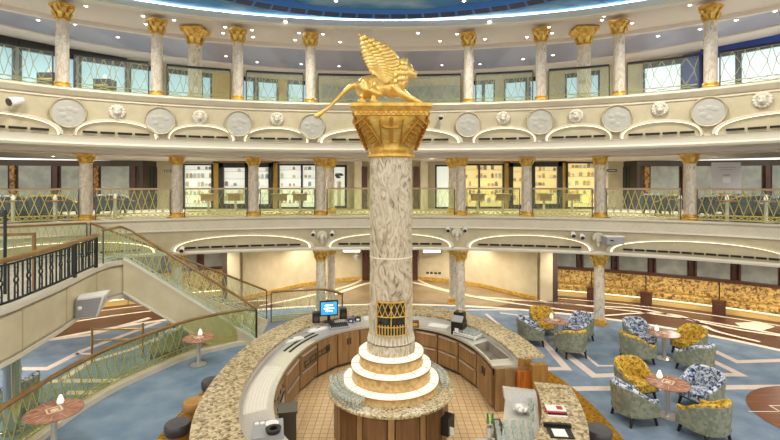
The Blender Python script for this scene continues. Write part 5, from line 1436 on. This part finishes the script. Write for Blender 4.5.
def candle(x, y, z, label):
    o = thing('table_lamp', (x,y,z), label, 'table lamp')
    m = MB(lamp_soft); m.lathe([(.045,.02),(.06,.05),(.045,.11),(.02,.17),(.0001,.18)], n=14); m.build('shade', o, world=False, smooth=True)
    m = MB(steel); m.lathe([(.05,0),(.05,.015),(.03,.02)], n=12); m.build('base', o, world=False)
S = .87
ctable(4.91,13.35,'round rose stone cocktail table nearest the ground floor column',.36); candle(4.84,13.5,.70,'small white lamp on the table nearest the ground floor column')
chair(4.85,14.3,4.91,13.35,'gold chair with its back to the cream wall, at the table nearest the column',gold_fab)
chair(4.18,13.4,4.91,13.35,'blue print chair left of the table nearest the column, beside the bar',blue_fab)
chair(5.02,12.45,4.91,13.35,'gold chair seen from behind, in front of the table nearest the column',gold_fab)
chair(5.78,13.72,4.91,13.35,'blue print chair right of its table, just in front of the column',blue_fab)
ctable(7.43,12.2,'round rose stone cocktail table in the rear right group',.40); candle(7.32,12.35,.70,'small white lamp on the rear right table')
chair(7.22,13.1,7.43,12.2,'blue print chair at the far side of the rear right table',blue_fab)
chair(6.56,12.0,7.43,12.2,'gold chair left of the rear right table, sage back towards the bar',gold_fab)
chair(8.30,12.45,7.43,12.2,'gold chair right of the rear right table',gold_fab)
chair(7.72,11.35,7.43,12.2,'blue print chair seen from behind in front of the rear right table',blue_fab)
ctable(5.67,9.18,'round rose stone cocktail table in the front right group, the nearest',.40); candle(5.60,9.35,.70,'small white lamp on the nearest right table')
chair(5.45,10.05,5.67,9.18,'gold chair behind and left of the nearest right table',gold_fab)
chair(4.88,9.05,5.67,9.18,'blue print chair left of the nearest right table, sage back to the bar',blue_fab)
chair(6.62,9.55,5.67,9.18,'blue print chair right of the nearest right table',blue_fab)
chair(5.9,8.42,5.67,9.18,'gold chair seen from behind in front of the nearest right table',gold_fab)
chair(5.35,6.5,5.0,5.9,'blue print chair cut off by the bottom right edge',blue_fab)
# left side tables and chairs
ctable(-5.97,8.0,'round rose stone table at the lower left beside the chrome post',.45,0,.72); candle(-6.02,8.22,.72,'small white lamp on the lower left table')
ctable(-5.02,11.8,'round rose stone table beside the balustrade near the staircase foot',.39,0,.72); candle(-5.04,11.95,.72,'small white lamp on the table near the staircase foot')
chair(-7.75,9.3,-8.6,9.4,'blue print chair behind the chrome post, nearest the balustrade, lower left',blue_fab)
chair(-6.2,12.5,-7.6,12.3,'blue print chair behind the curved balustrade under the stairs',blue_fab)
# middle gallery lounge seats
YG = 16.3
def gx(px, Y): return (px-CX)/FPX*Y
lst = (('left',((4,blue_fab,'at the left edge'),(22,gold_fab,'second from the left edge'),(44,gold_fab,'third from the left edge'),(64,gold_fab,'just left of the leftmost column'),(107,blue_fab,'just right of the leftmost column'),(122,blue_fab,'nearest the dark curtain'))),
       ('right',((668,gold_fab,'left of the rightmost column'),(652,blue_fab,'nearest the dark curtain'),(703,blue_fab,'just right of the rightmost column'),(721,gold_fab,'below the pale notice board'),(737,gold_fab,'right of the notice board'),(757,blue_fab,'second from the right edge'),(776,blue_fab,'at the right edge'))))
for sd, ls in lst:
    for k, (px, f_, l) in enumerate(ls):
        Y = 16.4 if 90 < px < 690 else 15.2
        Y += 1.0*(k%2); x = gx(px,Y)
        chair(x, Y, x+(.5 if k%2 else -.5), Y+1, '%s chair in the %s upper lounge, %s' % ('gold and teal' if f_ is gold_fab else 'blue and teal',sd,l), f_, Z2, outer=teal_fab)
for px, Y, l in ((13,13.5,'in the left lounge, near the left edge'),(55,13.6,'in the left lounge, near the leftmost column'),(115,14.9,'in the left lounge, right of the leftmost column'),(680,14.9,'in the right lounge, left of the rightmost column'),(727,13.6,'in the right lounge, under the notice board'),(766,13.5,'in the right lounge, near the right edge')):
    x = gx(px,Y); ctable(x,Y,'small round table on the middle gallery '+l,.3,Z2,.66); candle(x,Y,Z2+.66,'small white lamp on the table '+l)
# low cabinets with lamps on the top gallery
for px, l in ((50,'left of the second window mullion'),(105,'between the first and second columns')):
    t = t_of(px,A3+1.3,B3+1.3); p = ell(A3+1.3,B3+1.3,t,Z3); o = thing('side_cabinet', p, 'small dark cabinet on the top gallery, '+l, 'cabinet')
    m = MB(dark); m.box((0,0,.3),(.5,.35,.6)); m.build('body', o, world=False); m = MB(gold); m.box((0,-.18,.42),(.4,.02,.04)); m.box((0,-.18,.2),(.4,.02,.04)); m.build('handle', o, world=False)
    candle(p.x,p.y,p.z+.60,'small white lamp on the dark top gallery cabinet, '+l)
# ================================================================== CAMERA, LIGHT
cam = bpy.data.cameras.new('camera'); co = bpy.data.objects.new('camera', cam); COL.objects.link(co)
co.location = (0,0,EYE); co.rotation_euler = (PI/2,0,0); cam.sensor_width = 36; cam.lens = FPX/780*36
cam.shift_y = -(220-HZ)/780; cam.clip_start = .05; cam.clip_end = 200
sc.camera = co
w = bpy.data.worlds.new('world'); sc.world = w; w.use_nodes = True
bg = w.node_tree.nodes['Background']; bg.inputs[0].default_value = (1.0,.95,.86,1); bg.inputs[1].default_value = 1.15
def spot(loc, power, color=(1,.9,.76), size=2.6, blend=.8, rad=.06, rot=(0,0,0), name='downlight_lamp'):
    l = bpy.data.lights.new(name,'SPOT'); l.energy = power; l.color = color; l.spot_size = size; l.spot_blend = blend; l.shadow_soft_size = rad
    o = bpy.data.objects.new(name,l); COL.objects.link(o); o.location = loc; o.rotation_euler = rot; return o
# dome downlights over the hall
for i in range(10):
    t = 2*PI*i/10+.3; p = ell(8.2,4.4,t); spot((p.x,p.y,ZC3-.1), 330, (1,.95,.86), 2.7, rad=.12)
# top gallery
for i in range(9):
    t = -1.25+2.5*i/8; p = ell(12.6,9.2,t); spot((p.x,p.y,ZC3-.2), 210, (1,.96,.95), 2.8, rad=.1)
# middle gallery
for i in range(11):
    t = -1.25+2.5*i/10; p = ell(15.2,9.8,t); spot((p.x,p.y,ZC2-.18), 95, (1,.92,.80), 2.8, rad=.08)
for i in range(5):
    spot((-9+4.5*i, 19.0, ZC2-.12), 130, (1,.92,.80), 2.8, rad=.08)
for s_ in (-1,1):
    for x, y in ((10.2,18.2),(12.6,17.6),(15.0,16.6),(16.8,14.9)): spot((s_*x,y,ZC2-.12), 120, (1,.95,.86), 2.8, rad=.06)
# ground floor under the gallery
for i in range(11):
    t = -1.2+2.4*i/10; p = ell(15.4,10.2,t); spot((p.x,p.y,ZC1-.1), 150, (1,.90,.76), 2.8, rad=.08)
for x in (-3.6,-2.0,2.0,3.6): spot((x,20.2,ZC1-.1), 110, (1,.90,.76), 2.4, rad=.06)
for x,y,z in ((-8.6,8.2,LZ-.98),(-9.2,11.2,LZ-.98),(-10.2,9.6,LZ-.98)): spot((x,y,z), 60, (1,.93,.82), 2.8, rad=.06)  # fill spots added under the landing soffit to brighten the floor below
vs = sc.view_settings; vs.view_transform = 'Standard'; vs.look = 'None'; vs.gamma = 1; vs.use_curve_mapping = False; vs.exposure = 0.62
